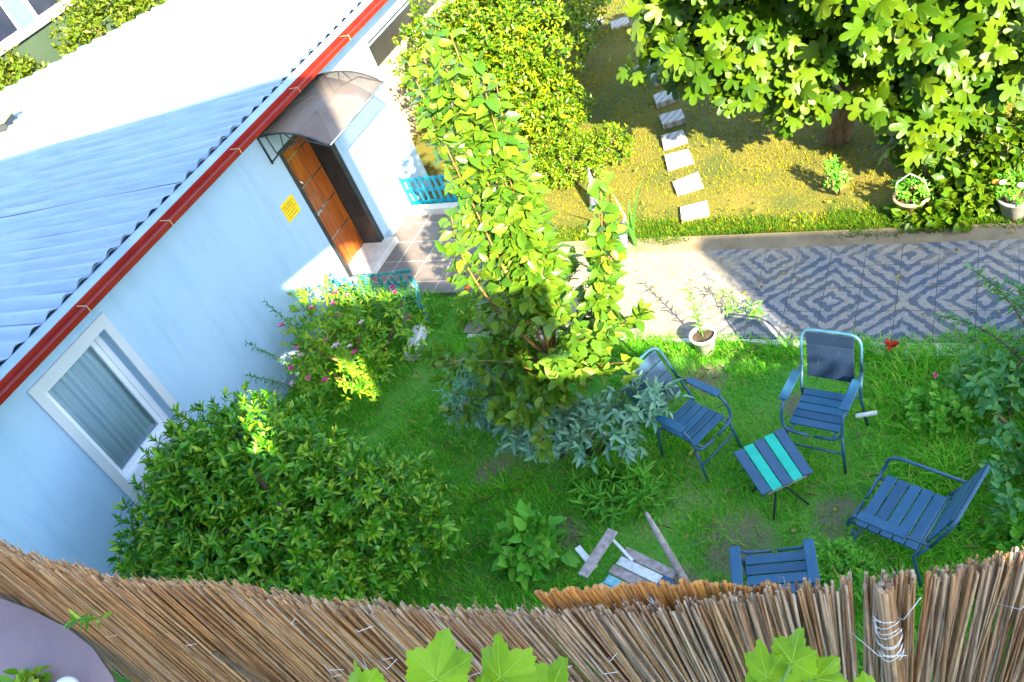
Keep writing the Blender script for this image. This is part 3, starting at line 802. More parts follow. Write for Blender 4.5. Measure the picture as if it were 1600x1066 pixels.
# ================================================================== grass (stuff)
def in_garden(x, y):
    ok = (y < -1.72) | ((y < -1.02) & (x < 2.0))
    return ok & (x > .05)
def blades(name, n, xr, yr, mask, hgt, wid, mat, lean=.5, **kw):
    x = rng.uniform(*xr, n); y = rng.uniform(*yr, n)
    m = mask(x, y); x = x[m]; y = y[m]; n = len(x)
    zg = (noise2(x, y, 1.1, 3) - .5) * .05 - .035
    h = hgt(x, y, n); a = rng.uniform(0, 6.283, n)
    dr = np.stack([np.cos(a), np.sin(a), np.zeros(n)], 1); sd = np.stack([-np.sin(a), np.cos(a), np.zeros(n)], 1)
    b = np.stack([x, y, zg], 1); ln = (rng.uniform(.15, 1.1, n) * lean)[:, None]
    up = np.array([[0, 0, 1.0]]); H = h[:, None]; W = (wid * rng.uniform(.6, 1.3, n))[:, None]
    mid = b + up * H * .6 + dr * H * ln * .35; tip = b + up * H * (1 - .35 * ln) + dr * H * ln * 1.1
    P = np.stack([b - sd * W, b + sd * W, mid + sd * W * .75, mid - sd * W * .75, tip], 1).reshape(-1, 3)
    o = (np.arange(n) * 5)[:, None]
    return np_mesh(name, P, [o + np.array([[0, 1, 2, 3]]), o + np.array([[3, 2, 4]])], mat, None, True, **kw)
def dens_mask(x, y):
    d = noise2(x, y, .45, 11) * .6 + noise2(x, y, .16, 12) * .4
    bare = np.zeros_like(x)
    for bx, by, br in BARE:
        bare = np.maximum(bare, np.exp(-((x - bx) ** 2 + (y - by) ** 2) / br ** 2))
    return in_garden(x, y) & (rng.random(len(x)) < np.clip(d * 1.7 - .15 - bare * .62, .10, 1))
def gh(x, y, n):
    t = noise2(x, y, .5, 21) * .6 + noise2(x, y, .2, 22) * .4
    rough = np.clip((x - 6.4) / .8, 0, 1) * .7 + np.clip((3.4 - x) / 1.2, 0, 1) * .6 + np.exp(-((x - 4.5) ** 2 + (y + 3.75) ** 2) / .3) * .5
    return (.03 + .16 * t ** 2 + .11 * rough * t) * rng.uniform(.5, 1.2, n)
blades('garden_grass', 200000, (.1, 8.9), (-6.2, -1.0), dens_mask, gh, .0042, M['grass'], .9, kind='stuff', label='unmown green grass growing over the shaded garden around the chairs', cat='grass')
def lawn_mask(x, y):
    d = noise2(x, y, .6, 31)
    st = np.zeros(len(x), bool)
    return (y > -.10) & (x > 1.0) & (rng.random(len(x)) < .35 + d * .8)
blades('dry_lawn', 110000, (.6, 9.2), (-.1, 10), lawn_mask, lambda x, y, n: (.018 + .03 * noise2(x, y, .4, 33)) * rng.uniform(.6, 1.3, n) + np.where(y < .22, .05, 0) * rng.random(n), .005, M['drygrass'], 1.0,
       kind='stuff', label='short sunlit yellow-green lawn beyond the patterned path', cat='grass')
blades('border_grass', 34000, (2.3, 8.6), (-.34, .42), lambda x, y: (y > -.33 + .17 * noise2(x, x * 0, .25, 43)) & (rng.random(len(x)) < np.clip(1.0 - (y + .05) / .34, .03, 1) * (.35 + noise2(x, y, .3, 41))), lambda x, y, n: (.03 + .09 * noise2(x, y, .25, 42)) * rng.uniform(.5, 1.2, n), .0045, M['edgegrass'], 1.0,
       kind='stuff', label='strip of taller green grass along the far border of the path', cat='grass')
blades('near_edge_grass', 16000, (2.2, 8.6), (-2.05, -1.70), lambda x, y: (y < -1.86 + .17 * noise2(x, x * 0, .3, 61)) & (rng.random(len(x)) < .3 + .8 * noise2(x, y, .3, 62)), lambda x, y, n: (.04 + .12 * noise2(x, y, .3, 63)) * rng.uniform(.5, 1.2, n), .0045, M['grass'], 1.1,
       kind='stuff', label='ragged grass overgrowing the near edge of the path', cat='grass')
blades('rough_grass', 26000, (6.45, 9.0), (-4.6, -1.95), lambda x, y: rng.random(len(x)) < np.clip((x - 6.3) * .9, 0, 1) * noise2(x, y, .35, 51) * 1.6, lambda x, y, n: (.06 + .17 * noise2(x, y, .3, 52)) * rng.uniform(.5, 1.2, n), .0045, M['grass'], 1.3,
       kind='stuff', label='tall unkempt grass and weeds behind the side-on chair', cat='grass')
# loose straw and dead twigs lying in the grass
n = 260
a = rng.uniform(0, 6.28, n)
sx = rng.uniform(2.5, 8.2, n); sy = rng.uniform(-5.2, -1.9, n)
leaves('dead_straw', np.stack([sx, sy, np.full(n, .045)], 1), np.stack([np.cos(a), np.sin(a), rng.normal(.05, .15, n)], 1), np.tile([0, 0, 1.], (n, 1)), rng.uniform(.05, .2, n), rng.uniform(.003, .005, n), T_SMALL, M['straw'],
       kind='stuff', label='bits of dry straw lying in the garden grass', cat='straw')

n = 420
a = rng.uniform(0, 6.28, n); fx = rng.uniform(1.2, 8.4, n); fy = rng.uniform(-5.0, 4.5, n)
leaves('fallen_leaves', np.stack([fx, fy, np.full(n, .04)], 1), np.stack([np.cos(a), np.sin(a), rng.normal(.1, .2, n)], 1), np.tile([0, 0, 1.], (n, 1)) + rng.normal(0, .3, (n, 3)), rng.uniform(.03, .08, n), rng.uniform(.015, .035, n), T_LEAF, M['fallen'],
       kind='stuff', label='scattered fallen leaves on the grass and the path', cat='leaves')

# ---- stepping stones across the lawn
stones = [(4.28, .37, 'nearest of the marble stepping stones, by the path border'), (4.05, .93, 'second marble stepping stone from the path, in full sun'),
          (3.80, 1.50, 'third marble stepping stone from the path, in full sun'), (3.61, 1.99, 'fourth marble stepping stone from the path, half crossed by leaf shade'),
          (3.45, 2.55, 'fifth marble stepping stone from the path, at the edge of the tree shade'), (3.20, 3.16, 'sixth marble stepping stone from the path, shaded by the fig tree'),
          (2.97, 3.78, 'seventh marble stepping stone from the path, mostly hidden in shade'), (2.74, 4.40, 'eighth stepping stone from the path, dim under fig leaves'),
          (2.16, 5.45, 'stepping stone right of the pair at the far end of the lawn'), (1.70, 5.87, 'right one of the pair of stepping stones at the far end of the lawn'), (1.18, 6.02, 'left one of the pair of stepping stones at the far end of the lawn')]
def marble():
    m, nt, b = new_mat('striped_marble')
    no = tex(nt, (1, 1, 1), 'Object', 2, 4); wv = N(nt, 'ShaderNodeTexWave'); co = N(nt, 'ShaderNodeTexCoord'); mp = N(nt, 'ShaderNodeMapping')
    mp.inputs['Rotation'].default_value = (0, 0, .7); nt.links.new(co.outputs['Object'], mp.inputs[0]); nt.links.new(mp.outputs[0], wv.inputs[0])
    wv.inputs['Scale'].default_value = 3.2; wv.inputs['Distortion'].default_value = 3; wv.inputs['Detail'].default_value = 3
    r = ramp(nt, [(.25, (.22, .20, .17)), (.6, (.38, .34, .29))]); nt.links.new(wv.outputs[0], r.inputs[0]); nt.links.new(r.outputs[0], b.inputs['Base Color'])
    b.inputs['Roughness'].default_value = .6
    return m
M['marble'] = marble()
for i, (x, y, lab) in enumerate(stones):
    a = math.atan2(.12, .30) + rnd.uniform(-.12, .12) - .0
    lx, ly = rnd.uniform(.30, .34), rnd.uniform(.27, .31)
    mb = MB()
    hx, hy = lx / 2, ly / 2
    pts = [(-hx + rnd.uniform(-.015, .015), -hy + rnd.uniform(-.015, .015)), (hx + rnd.uniform(-.02, .02), -hy + rnd.uniform(-.02, .02)), (hx + rnd.uniform(-.02, .02), hy + rnd.uniform(-.02, .02)), (-hx + rnd.uniform(-.02, .02), hy + rnd.uniform(-.02, .02))]
    mb.prism(pts, -.06, .035)
    o = mb.build('stepping_stone', M['marble'], None, lab, 'stepping stone', 'marble stepping stones across the lawn')
    o.location = (x, y, 0); o.rotation_euler = (rnd.uniform(-.03, .03), rnd.uniform(-.03, .03), a)
# ================================================================== picket fences
def picket(name, p0, p1, h, npk, mat, label, rails=(.12, .32, .50), pw=.045):
    p0 = Vector((*p0, 0)); p1 = Vector((*p1, 0)); d = p1 - p0; L = d.length; u = d.normalized(); nn = Vector((u.y, -u.x, 0))
    t = empty(name, p0, 0, label, 'fence')
    for z in rails:
        MB().bar(nn * -.014 + Vector((0, 0, z)), u * L + nn * -.014 + Vector((0, 0, z)), .018, .05, (0, 0, 1), 0, .003).build('rail', mat, t)
    for i in range(npk):
        q = u * (L * (i + .5) / npk)
        hh = h + rnd.uniform(-.03, .03); w2 = pw / 2; tl = rnd.uniform(-.015, .015)
        pr = [(-w2, .02), (w2, .02), (w2 + tl, hh - .03), (tl, hh), (-w2 + tl, hh - .03)]
        vs = [q + u * a + nn * (-.004) + Vector((0, 0, b)) for a, b in pr] + [q + u * a + nn * .010 + Vector((0, 0, b)) for a, b in pr]
        m = MB(); m.add(vs, [(4, 3, 2, 1, 0), (5, 6, 7, 8, 9)] + [(k, (k + 1) % 5, 5 + (k + 1) % 5, 5 + k) for k in range(5)])
        m.build('picket', mat, t)
    return t
picket('picket_fence', (.0, .80), (1.16, .80), .56, 11, M['teal'], 'bright turquoise low picket fence at the house corner beyond the terrace')
fa = picket('picket_fence', (.02, -1.38), (1.22, -1.20), .46, 12, M['teal_dull'], 'faded greenish picket fence at the near edge of the terrace by the flowers')
ret = Vector((1.22, -1.20, 0)) - fa.location
for z in (.12, .32): MB().bar(ret + Vector((.0, -.02, z)), ret + Vector((.28, -.45, z)), .018, .05).build('rail', M['teal_dull'], fa)
for k in range(4):
    q = ret + Vector((.28, -.43, 0)) * ((k + .6) / 4)
    MB().bar(q + Vector((.02, 0, .02)), q + Vector((.02, 0, .44)), .04, .014, (.43, .28, 0)).build('picket', M['teal_dull'], fa)
MB().box(.013, 1.25, .62, .74, -.05, .13, 0, .01).box(1.251, 1.37, .62, 1.5, -.05, .12, 0, .01).build('kerb', M['whitecon'], None, 'low whitewashed kerb along the terrace under the bright turquoise fence', 'kerb')
st = MB(); st.obox((1.49, -1.97, .06), (-.22, .98, 0), (1, .22, 0), .50, .16, .16, 0, .03)
st.build('edging_stone', M['whitecon'], None, 'cracked pale edging stone lying between the flower shrub and the grass', 'stone')

# ================================================================== chairs and tables
def hoop(pts, r=.013): return MB().tube(pts, r, 8)
def round_path(pts, rad=.06, seg=4):
    pts = [Vector(p) for p in pts]; out = [pts[0]]
    for i in range(1, len(pts) - 1):
        a, b, c = pts[i - 1], pts[i], pts[i + 1]
        r1 = min(rad, (a - b).length * .45); r2 = min(rad, (c - b).length * .45)
        p = b + (a - b).normalized() * r1; q = b + (c - b).normalized() * r2
        for k in range(seg + 1):
            t = k / seg
            out.append(p * (1 - t) ** 2 + b * 2 * t * (1 - t) + q * t * t)
    return out + [pts[-1]]
def chair(loc, ang, label, sm, bm_, arms=(1, 1), sw=.45, sd=.44, rec=.24, back_mat=None):
    """front of the chair is +x locally; width along y"""
    t = empty('garden_chair', (loc[0], loc[1], 0), ang, label, 'chair', 'metal framed slatted chairs round the little table')
    zs = .42; n = 5
    s = MB(); pw = sd / n
    for i in range(n):
        x = -sd / 2 + pw * (i + .5)
        s.obox((x, rnd.uniform(-.003, .003), zs - .015 * (1 - i / n)), (1, 0, .02), (0, 1, 0), pw - .010, sw, .018, 0, .003)
    s.build('seat', sm, t)
    b = MB(); nb_ = 4; bh = .40; x0 = -sd / 2 - .02
    for i in range(nb_):
        z = zs + .09 + bh / nb_ * (i + .5); f = (z - zs) / .5
        b.obox((x0 - rec * f, 0, z), (-rec, 0, .5), (0, 1, 0), bh / nb_ * 1.1 - .008, sw - .02, .016, 0, .003)
    b.build('backrest', bm_, t)
    hw = sw / 2 + .042; top = .92
    bx = lambda z: x0 - rec * (z - zs) / .5 - .018
    # one tube: down the back, round the hoop, forward as arms and down to the front of the seat
    za = .60
    fr = round_path([(bx(za), -hw, za), (bx(top), -hw, top), (bx(top), hw, top), (bx(za), hw, za)], .11, 5)
    MB().tube(fr, .013, 8).build('back_frame', M['tube'], t)
    side = lambda sg: round_path([(bx(za) + .0, sg * hw, za), (sd / 2 - .02, sg * hw, za + .01), (sd / 2 + .05, sg * hw, zs - .03), (sd / 2 + .05, sg * .02, zs - .045)], .10, 5)
    MB().tube(side(-1), .013, 8).tube(side(1), .013, 8).build('arm_frame', M['tube'], t)
    MB().tube([(-sd / 2, -sw / 2 + .03, zs - .03), (sd / 2 + .04, -sw / 2 + .03, zs - .03)], .011, 6).tube([(-sd / 2, sw / 2 - .03, zs - .03), (sd / 2 + .04, sw / 2 - .03, zs - .03)], .011, 6).tube([(-sd / 2, -hw, zs - .03), (-sd / 2, hw, zs - .03)], .011, 6).build('seat_frame', M['tube'], t)
    for sg in (-1, 1):
        MB().tube([(bx(za), sg * hw, za), (-sd / 2, sg * hw, zs - .03), (-sd / 2 - .05, sg * (hw + .01), 0)], .013, 8).build('leg', M['tube'], t)
        MB().tube([(sd / 2 + .0, sg * (hw - .02), zs - .045), (sd / 2 + .06, sg * (hw - .01), 0)], .013, 8).build('leg', M['tube'], t)
    MB().tube([(sd / 2 + .03, -hw + .02, .2), (sd / 2 + .03, hw - .02, .2)], .010, 6).build('stretcher', M['tube'], t)
    for k, sg in enumerate((-1, 1)):
        if arms[k]:
            MB().obox((-.02, sg * hw, za + .026), (1, 0, .02), (0, 1, 0), .34, .075, .018, 0, .004).build('armrest', sm, t)
    return t
chair((5.16, -3.23), math.atan2(-.235, .46), 'blue slatted chair leaning half behind the pear branches, left of the striped table', M['blue'], M['blue_dark'], (1, 1), .38, .40)
chair((6.19, -3.02), math.atan2(-.4, -.075), 'blue slatted chair behind the striped table, sun spots on its upright back', M['blue'], M['navy'], (1, 1), .40, .42, .14)
chair((6.85, -3.95), math.atan2(.15, -.4), 'blue slatted chair seen from its side at right, bare tube arm on its far side', M['blue'], M['blue'], (0, 1), .50, .44)
chair((6.10, -4.63), math.atan2(.41, -.11), 'blue slatted chair seen from above, cut off by the reed screen', M['blue'], M['blue'], (1, 1), .42, .42)

tb = empty('side_table', (5.90, -3.62, 0), 0, 'small table with five slats alternating slate blue and mint green', 'table')
Cn = Vector((5.90, -3.62, 0))
A, B, Cc, D = [Vector(p) - Cn for p in ((5.58, -3.57, .45), (5.93, -3.27, .45), (6.22, -3.69, .45), (5.88, -3.96, .45))]
for i in range(5):
    f0, f1 = i / 5 + .008, (i + 1) / 5 - .008
    p0 = A.lerp(B, f0); p1 = A.lerp(B, f1); p2 = D.lerp(Cc, f1); p3 = D.lerp(Cc, f0)
    if i == 0: p3 = D.lerp(Cc, f0) + (A - D) * .03
    c = (p0 + p1 + p2 + p3) / 4; ax = ((p2 + p3) - (p0 + p1)); ay = ((p1 + p2) - (p0 + p3))
    MB().obox(c, ax, ay, ax.length / 2, ay.length / 2, .022, 0, .004).build('slat', M['mint'] if i in (1, 3) else M['slate'], tb)
ctr = (A + B + Cc + D) / 4; ctr.z = 0
for (P, Q) in ((A, Cc), (B, D)):
    for S, Tt in ((P, Q), (Q, P)):
        top = ctr + (S - ctr) * .6; top.z = .435; bot = ctr + (Tt - ctr) * .72; bot.z = 0
        MB().tube([top, top * .5 + bot * .5, bot], .009, 6).build('leg', M['darkmetal'], tb)
MB().bar(A.lerp(B, .08) * .9 + Vector((0, 0, .02)), A.lerp(B, .92) * .9 + Vector((0, 0, .02)), .03, .02).bar(D.lerp(Cc, .08) * .9 + Vector((0, 0, .02)), D.lerp(Cc, .92) * .9 + Vector((0, 0, .02)), .03, .02).build('batten', M['greywood'], tb)

# weathered home-made seat
ps = empty('pallet_seat', (5.10, -4.80, 0), math.atan2(-.15, .47), 'weathered home-made seat of white, grey and aqua planks, one arm plank sticking out', 'chair')
mats = [M['greywood'], M['palewood'], M['greywood'], M['aquawood'], M['aquawood']]
for i in range(5):
    MB().obox((rnd.uniform(-.01, .01), .17 - i * .088, .40), (1, rnd.uniform(-.02, .02), 0), (0, 1, 0), .47, .078, .02, 0, .004).build('slat', mats[i], ps)
MB().obox((.20, .02, .415), (.12, 1, 0), (-1, 0, 0), .20, .10, .015, 0, .004).build('blue_board', M['blue'], ps)
MB().bar((-.30, .20, .60), (-.28, -.24, .60), .085, .022, (0, 0, 1), 0, .004).build('armrest', M['greywood'], ps)
MB().bar((-.52, -.02, .52), (-.30, -.10, .50), .05, .03, (0, 0, 1), 0, .004).build('side_board', M['palewood'], ps)
MB().bar((-.29, .15, .56), (-.12, .12, .42), .022, .022).build('brace', M['palewood'], ps)
MB().bar((.30, .05, .40), (.18, -.08, .43), .022, .022).build('brace', M['palewood'], ps)
for sx_, sy_ in ((-.21, .17), (.21, .17), (-.21, -.2), (.21, -.2)):
    MB().bar((sx_, sy_, 0), (sx_, sy_, .388), .05, .05, (0, 1, 0)).build('leg', M['greywood'], ps)
MB().tube([(5.20, -4.50, .86), (5.26, -4.56, .74), (5.34, -4.63, .56), (5.44, -4.72, .36), (5.56, -4.84, .02)], [.012, .024, .028, .030, .030], 8).build('wooden_stake', M['greywood'], None, 'pointed weathered stake leaning against the home-made plank seat', 'stake')
MB().bar((6.44, -3.0, .33), (6.60, -2.98, .36), .03, .02).build('white_batten', M['palewood'], None, 'short white batten poking out beside the chair with sun spots', 'batten')

# ================================================================== pots, cones
def shell(c, r, n, zmin=-.3, seed=None, squash=1.0, depth=.35):
    """points through the outer part of an ellipsoid's volume; returns positions and outward directions"""
    c = np.array(c, float); r = np.array(r, float)
    d = rng.normal(size=(int(n * 1.8), 3)); d = nrmz(d); d = d[d[:, 2] > zmin][:n]
    lump = 1 + .16 * np.sin(d[:, 0] * 5.1 + c[0] * 3) * np.sin(d[:, 1] * 4.3 + c[1]) + .12 * np.sin(d[:, 2] * 6 + d[:, 0] * 3)
    k = (1 - depth * rng.random(len(d)) ** 1.6) * lump
    return c + d * r * k[:, None], nrmz(d / r)

def pot(name, loc, r0, r1, h, mat, label, soil=True, band=True):
    t = empty(name, loc, 0, label, 'pot')
    MB().lathe([(0, 0), (r0, 0), (r1 * .97, h * .86), (r1 * 1.06, h * .87), (r1 * 1.06, h), (r1 * .93, h), (r1 * .88, h * .8)], 24).build('planter', mat, t)
    MB().lathe([(0, h * .86), (r1 * .90, h * .85)], 24).build('soil', M['soil'], t)
    return t
def leafy(name, parent, c, r, n, size, wid, mat, tpl=T_LEAF, zmin=-.2):
    p, d = shell(c, r, n, zmin)
    b, a, u = rosettes(p, d + np.array([0, 0, .4]), 4, size)
    return leaves(name, b, a, u, size * rng.uniform(.6, 1.2, len(b)), size * wid * rng.uniform(.8, 1.2, len(b)), tpl, mat, parent)

pot('plant_pot', (4.92, -1.95, 0), .09, .125, .22, M['whitepot'], 'white pot in a sunlit patch of grass below the path')
sp_ = empty('spiky_plant', (4.92, -1.95, .18), 0, 'tall thin leafy stem growing from the white pot', 'plant')
MB().tube([(0, 0, 0), (-.02, .03, .3), (-.05, .05, .58)], [.010, .008, .004], 6).build('stem', M['greenstem'], sp_)
q = np.array([[-.02 * k - .003, .03 * k, .06 + .52 * k] for k in np.linspace(0, 1, 34)]); a = np.arange(34) * 2.4
leaves('foliage', q, np.stack([np.cos(a), np.sin(a), np.full(34, .6)], 1), np.tile([0, 0, 1.], (34, 1)), rng.uniform(.06, .12, 34), rng.uniform(.012, .02, 34), T_LEAF, M['weed'], sp_)
pot('plant_pot', (6.64, .10, 0), .12, .17, .24, M['claypot'], 'ochre bucket with a wire handle standing at the lawn edge under the fig')
hb = empty('potted_plant', (6.64, .10, .2), 0, 'small trailing plant filling the ochre bucket', 'plant')
leafy('foliage', hb, (0, 0, .10), (.17, .17, .13), 60, .06, .35, M['weed'])
MB().tube([(-.16, 0, .02), (-.13, 0, .2), (0, 0, .30), (.13, 0, .2), (.16, 0, .02)], .006, 6).build('handle', M['wire'], hb)
pot('plant_pot', (7.55, -.02, 0), .10, .14, .24, M['greypot'], 'grey pot at the right edge beside the path border')
fp = empty('flowering_plant', (7.55, -.02, .2), 0, 'bushy plant with pale and orange flowers in the grey pot', 'plant')
leafy('foliage', fp, (0, .05, .10), (.2, .2, .16), 70, .06, .4, M['weed'])
for (x, y, z, m) in ((-.16, .0, .22, 'orange'), (-.10, -.06, .25, 'paleflower'), (.05, -.08, .22, 'paleflower'), (.12, -.04, .26, 'paleflower')):
    MB().ball((x, y, z), .035, 0, 8, 6, (1, 1, .6)).build('flower', M[m], fp)

def cone(loc, tip, r, label):
    t = empty('garden_cone', loc, 0, label, 'garden ornament')
    ax = Vector(tip) - Vector(loc); L = ax.length
    MB().lathe([(r, 0), (r * .93, L * .08), (r * .66, L * .38), (r * .36, L * .68), (.006, L)], 20, (0, 0, 0), ax).build('woven_cone', M['cone'], t)
    MB().lathe([(.001, .005), (r * .97, .004)], 20, (0, 0, 0), ax).build('base_disc', M['greypot'], t)
    return t
cone((2.95, .58, .0), (2.99, .60, .58), .095, 'shiny woven cone standing straight on the lawn edge by the small bush')
cone((3.56, -.40, .045), (3.75, -.36, .55), .10, 'shiny woven cone tilted on the path border, half hidden by leaves')

# ================================================================== trees and shrubs
# --- pear tree in the middle: short trunk, low skirt of branches, tall upright shoots
pear = empty('pear_tree', (4.0, -3.15, 0), 0, 'young pear tree with tall upright leafy shoots in the middle of the garden', 'tree')
pi_ = np.array([4.0, -3.15, 0])
tk = MB(); tk.tube([(0, 0, -.05), (.01, .02, .25), (-.03, .03, .55), (-.06, .06, .85), (-.08, .10, 1.1)], [.065, .05, .045, .038, .03], 10)
tk.build('trunk', M['bark'], pear)
shoots = [  # base z on trunk, tip world
    (1.0, (4.02, -3.0, 4.15)), (.9, (4.15, -2.95, 3.99)), (.95, (4.30, -3.0, 3.80)), (.9, (4.33, -2.9, 3.6)), (1.0, (3.96, -3.0, 3.75)),
    (1.0, (4.04, -2.8, 3.45)), (1.0, (3.80, -3.05, 3.90)), (.9, (3.72, -2.9, 3.0)), (.9, (4.18, -2.7, 2.9)), (.9, (3.86, -2.8, 2.7)), (1.0, (3.62, -3.1, 2.6)),
    (.75, (4.78, -2.72, 2.62)), (.75, (4.74, -2.7, 2.15))]
br = MB(); B_, A_, U_, S_ = [], [], [], []
for zb, tip in shoots:
    tip = np.array(tip) - pi_; b0 = np.array([-.05, .06, zb])
    right = tip[0] > .7
    k1 = np.array([.42, .42, .95]) if right else b0 + np.array([(tip[0] - b0[0]) * .75 + rnd.uniform(-.22, .22), (tip[1] - b0[1]) * .75 + rnd.uniform(-.2, .2), rnd.uniform(.5, 1.1)])
    P = [b0 * (1 - t) ** 2 + k1 * 2 * t * (1 - t) + tip * t * t for t in np.linspace(0, 1, 12)]
    br.tube([tuple(p) for p in P], list(np.linspace(.016, .004, 12)), 6)
    L = np.linalg.norm(tip - b0); nl = int(L * (90 if right else 66))
    for i in range(nl):
        t = (i + rnd.random()) / nl
        if t < (.12 if right else .26): continue
        p = b0 * (1 - t) ** 2 + k1 * 2 * t * (1 - t) + tip * t * t
        dd = nrmz((2 * (1 - t) * (k1 - b0) + 2 * t * (tip - k1))[None])[0]
        ph = i * 2.39996; e = np.array([math.cos(ph), math.sin(ph), .25 + .3 * rnd.random()])
        sp2 = .15 * (1 - t) ** .6 * rnd.random()
        if rnd.random() < .16 and t < .9:      # short side twig with its own tuft
            o_ = np.array([math.cos(ph), math.sin(ph), .35]) * rnd.uniform(.10, .30) * (1.15 - t)
            br.tube([tuple(p), tuple(p + o_ * .5 + np.array([0, 0, .015])), tuple(p + o_)], [.005, .004, .002], 4)
            bb, aa, uu = rosettes((p + o_)[None], (o_ + np.array([0, 0, .08]))[None], 5, .10, (25, 95), .9)
            aa = aa + np.array([0, 0, -.25])
            B_ += list(bb); A_ += list(aa); U_ += list(uu); S_ += list(rng.uniform(.08, .15, 5))
        B_.append(p + np.array([math.cos(ph), math.sin(ph), 0]) * sp2); A_.append(e * np.array([1, 1, .4]) + np.array([0, 0, -.35 * rnd.random()]) + dd * .15 + rng.normal(0, .38, 3)); U_.append(dd * .5 + np.array([.1, -.25, .5]) + rng.normal(0, .45, 3)); S_.append(rnd.uniform(.09, .165))
# skirt: side branches
for k in range(30):
    ph = k * 2.39996 + .3; rr = rnd.uniform(.5, 1.1) * (1.25 if math.cos(ph + .6) < -.2 else .92); z1 = rnd.uniform(.85, 1.55)
    tip = np.array([math.cos(ph) * rr * 1.05, math.sin(ph) * rr * .85, z1]); b0 = np.array([-.05, .05, rnd.uniform(.6, 1.0)])
    k1 = (b0 + tip) / 2 + np.array([0, 0, .22])
    P = [b0 * (1 - t) ** 2 + k1 * 2 * t * (1 - t) + tip * t * t for t in np.linspace(0, 1, 8)]
    br.tube([tuple(p) for p in P], list(np.linspace(.010, .003, 8)), 5)
    tw = 7
    for j in range(tw):
        t = .35 + .65 * (j + rnd.random() * .6) / tw
        p = b0 * (1 - t) ** 2 + k1 * 2 * t * (1 - t) + tip * t * t
        q0_ = p + rng.normal(0, .05, 3)
        dd = nrmz((tip - b0 + rng.normal(0, .35, 3) + np.array([0, 0, .25]))[None])[0]
        bb, aa, uu = rosettes(q0_[None], dd[None], 7, .10, (25, 85), .9)
        B_ += list(bb); A_ += list(aa); U_ += list(uu); S_ += list(rng.uniform(.09, .155, 7))
br.build('branch', M['twig'], pear)
B_ = np.array(B_); S_ = np.array(S_)
leaves('crown', B_, np.array(A_), np.array(U_), S_, S_ * .62, T_LEAF, M['pearleaf'], pear)

# --- orange tree, lower left: dense dark crown with green fruit
og = empty('orange_tree', (2.15, -5.0, 0), 0, 'dense dark green citrus tree with small green fruits in front of the window', 'tree')
oi2 = np.array([2.15, -5.0, 0])
tk = MB(); tk.tube([(0, 0, -.05), (.03, .0, .4), (0, .03, .9), (-.03, .02, 1.5)], [.07, .06, .05, .03], 8)
for k in range(9):
    a = k * .72; tk.tube([(0, .02, .5 + .08 * k), (math.cos(a) * .4, math.sin(a) * .4, .8 + .08 * k), (math.cos(a) * .55, math.sin(a) * .5, .95 + .06 * k)], [.03, .02, .008], 6)
tk.build('trunk', M['bark'], og)
lobes = [((-.1, .05, .95), (1.15, 1.05, .95), 900), ((.75, .25, .75), (.85, .75, .75), 480), ((-.75, -.35, .95), (.75, .7, .75), 420), ((-.35, .35, 1.45), (.75, .65, .55), 360), ((.3, -.5, .9), (1.0, .7, .8), 420), ((-.75, .1, 1.55), (.4, .4, .45), 130)]
TP, TD = [], []
for c, r, n in lobes:
    p, d = shell(c, r, n, -.55); TP.append(p); TD.append(d)
# stray shoots standing out of the outline
for (x, y, z) in ((-1.35, -.15, 1.45), (-1.1, .35, 1.75), (-1.5, -.55, 1.2), (-.55, .75, 1.9), (-.2, .65, 1.95), (-1.25, .1, 1.6)):
    for k in np.linspace(.55, 1, 6):
        TP.append(np.array([[x * k, y * k, .6 + (z - .6) * k]])); TD.append(np.array([[x * .5, y * .5, .8]]))
TP = np.concatenate(TP) * np.array([.92, .90, .92]) + np.array([-.16, -.03, 0]); TD = np.concatenate(TD); TP[:, 2] = np.maximum(TP[:, 2], .06)
b, a, u = rosettes(TP, TD + np.array([0, 0, .35]) + rng.normal(0, .3, TD.shape), 10, .085, (20, 80), .9)
S_ = rng.uniform(.055, .115, len(b))
leaves('crown', b, a, u, S_, S_ * .37, T_LEAF, M['citrus'], og)
for k in range(18):
    p, d = shell(*lobes[[0, 1, 0, 4, 1, 0][k % 6]][:2], 1, -.1)
    if len(p): MB().ball(tuple((p[0] - d[0] * .02) * np.array([.92, .90, .92]) + np.array([-.16, -.03, 0])), rnd.uniform(.022, .03)).build('fruit', M['limefruit'], og)

# --- fig tree beyond the path
figt = empty('fig_tree', (5.75, 1.70, 0), 0, 'large spreading fig tree with broad lobed leaves beyond the path at upper right', 'tree')
fi = np.array([5.75, 1.70, 0])
tk = MB()
tk.tube([(-.05, -.05, -.05), (.08, .05, .35), (.30, .12, .8), (.48, .15, 1.3), (.55, .2, 1.9)], [.15, .12, .11, .09, .06], 12)
for tip, b0 in (((-1.0, -.3, 2.0), (.15, .08, .5)), ((-.6, .6, 2.3), (.3, .1, .8)), ((1.2, -.5, 1.8), (.35, .13, .95)), ((1.6, .3, 2.2), (.45, .15, 1.2)), ((.2, -.6, 1.7), (.3, .12, .8)), ((-.5, -.6, 1.1), (.1, .05, .4)), ((.6, .9, 2.6), (.5, .18, 1.5)), ((-1.4, .2, 2.1), (.2, .1, .6))):
    m_ = ((tip[0] + b0[0]) / 2, (tip[1] + b0[1]) / 2, max(tip[2], b0[2]) * .95)
    tk.tube([b0, m_, tip], [.05, .035, .015], 8)
tk.build('trunk', M['bark'], figt)
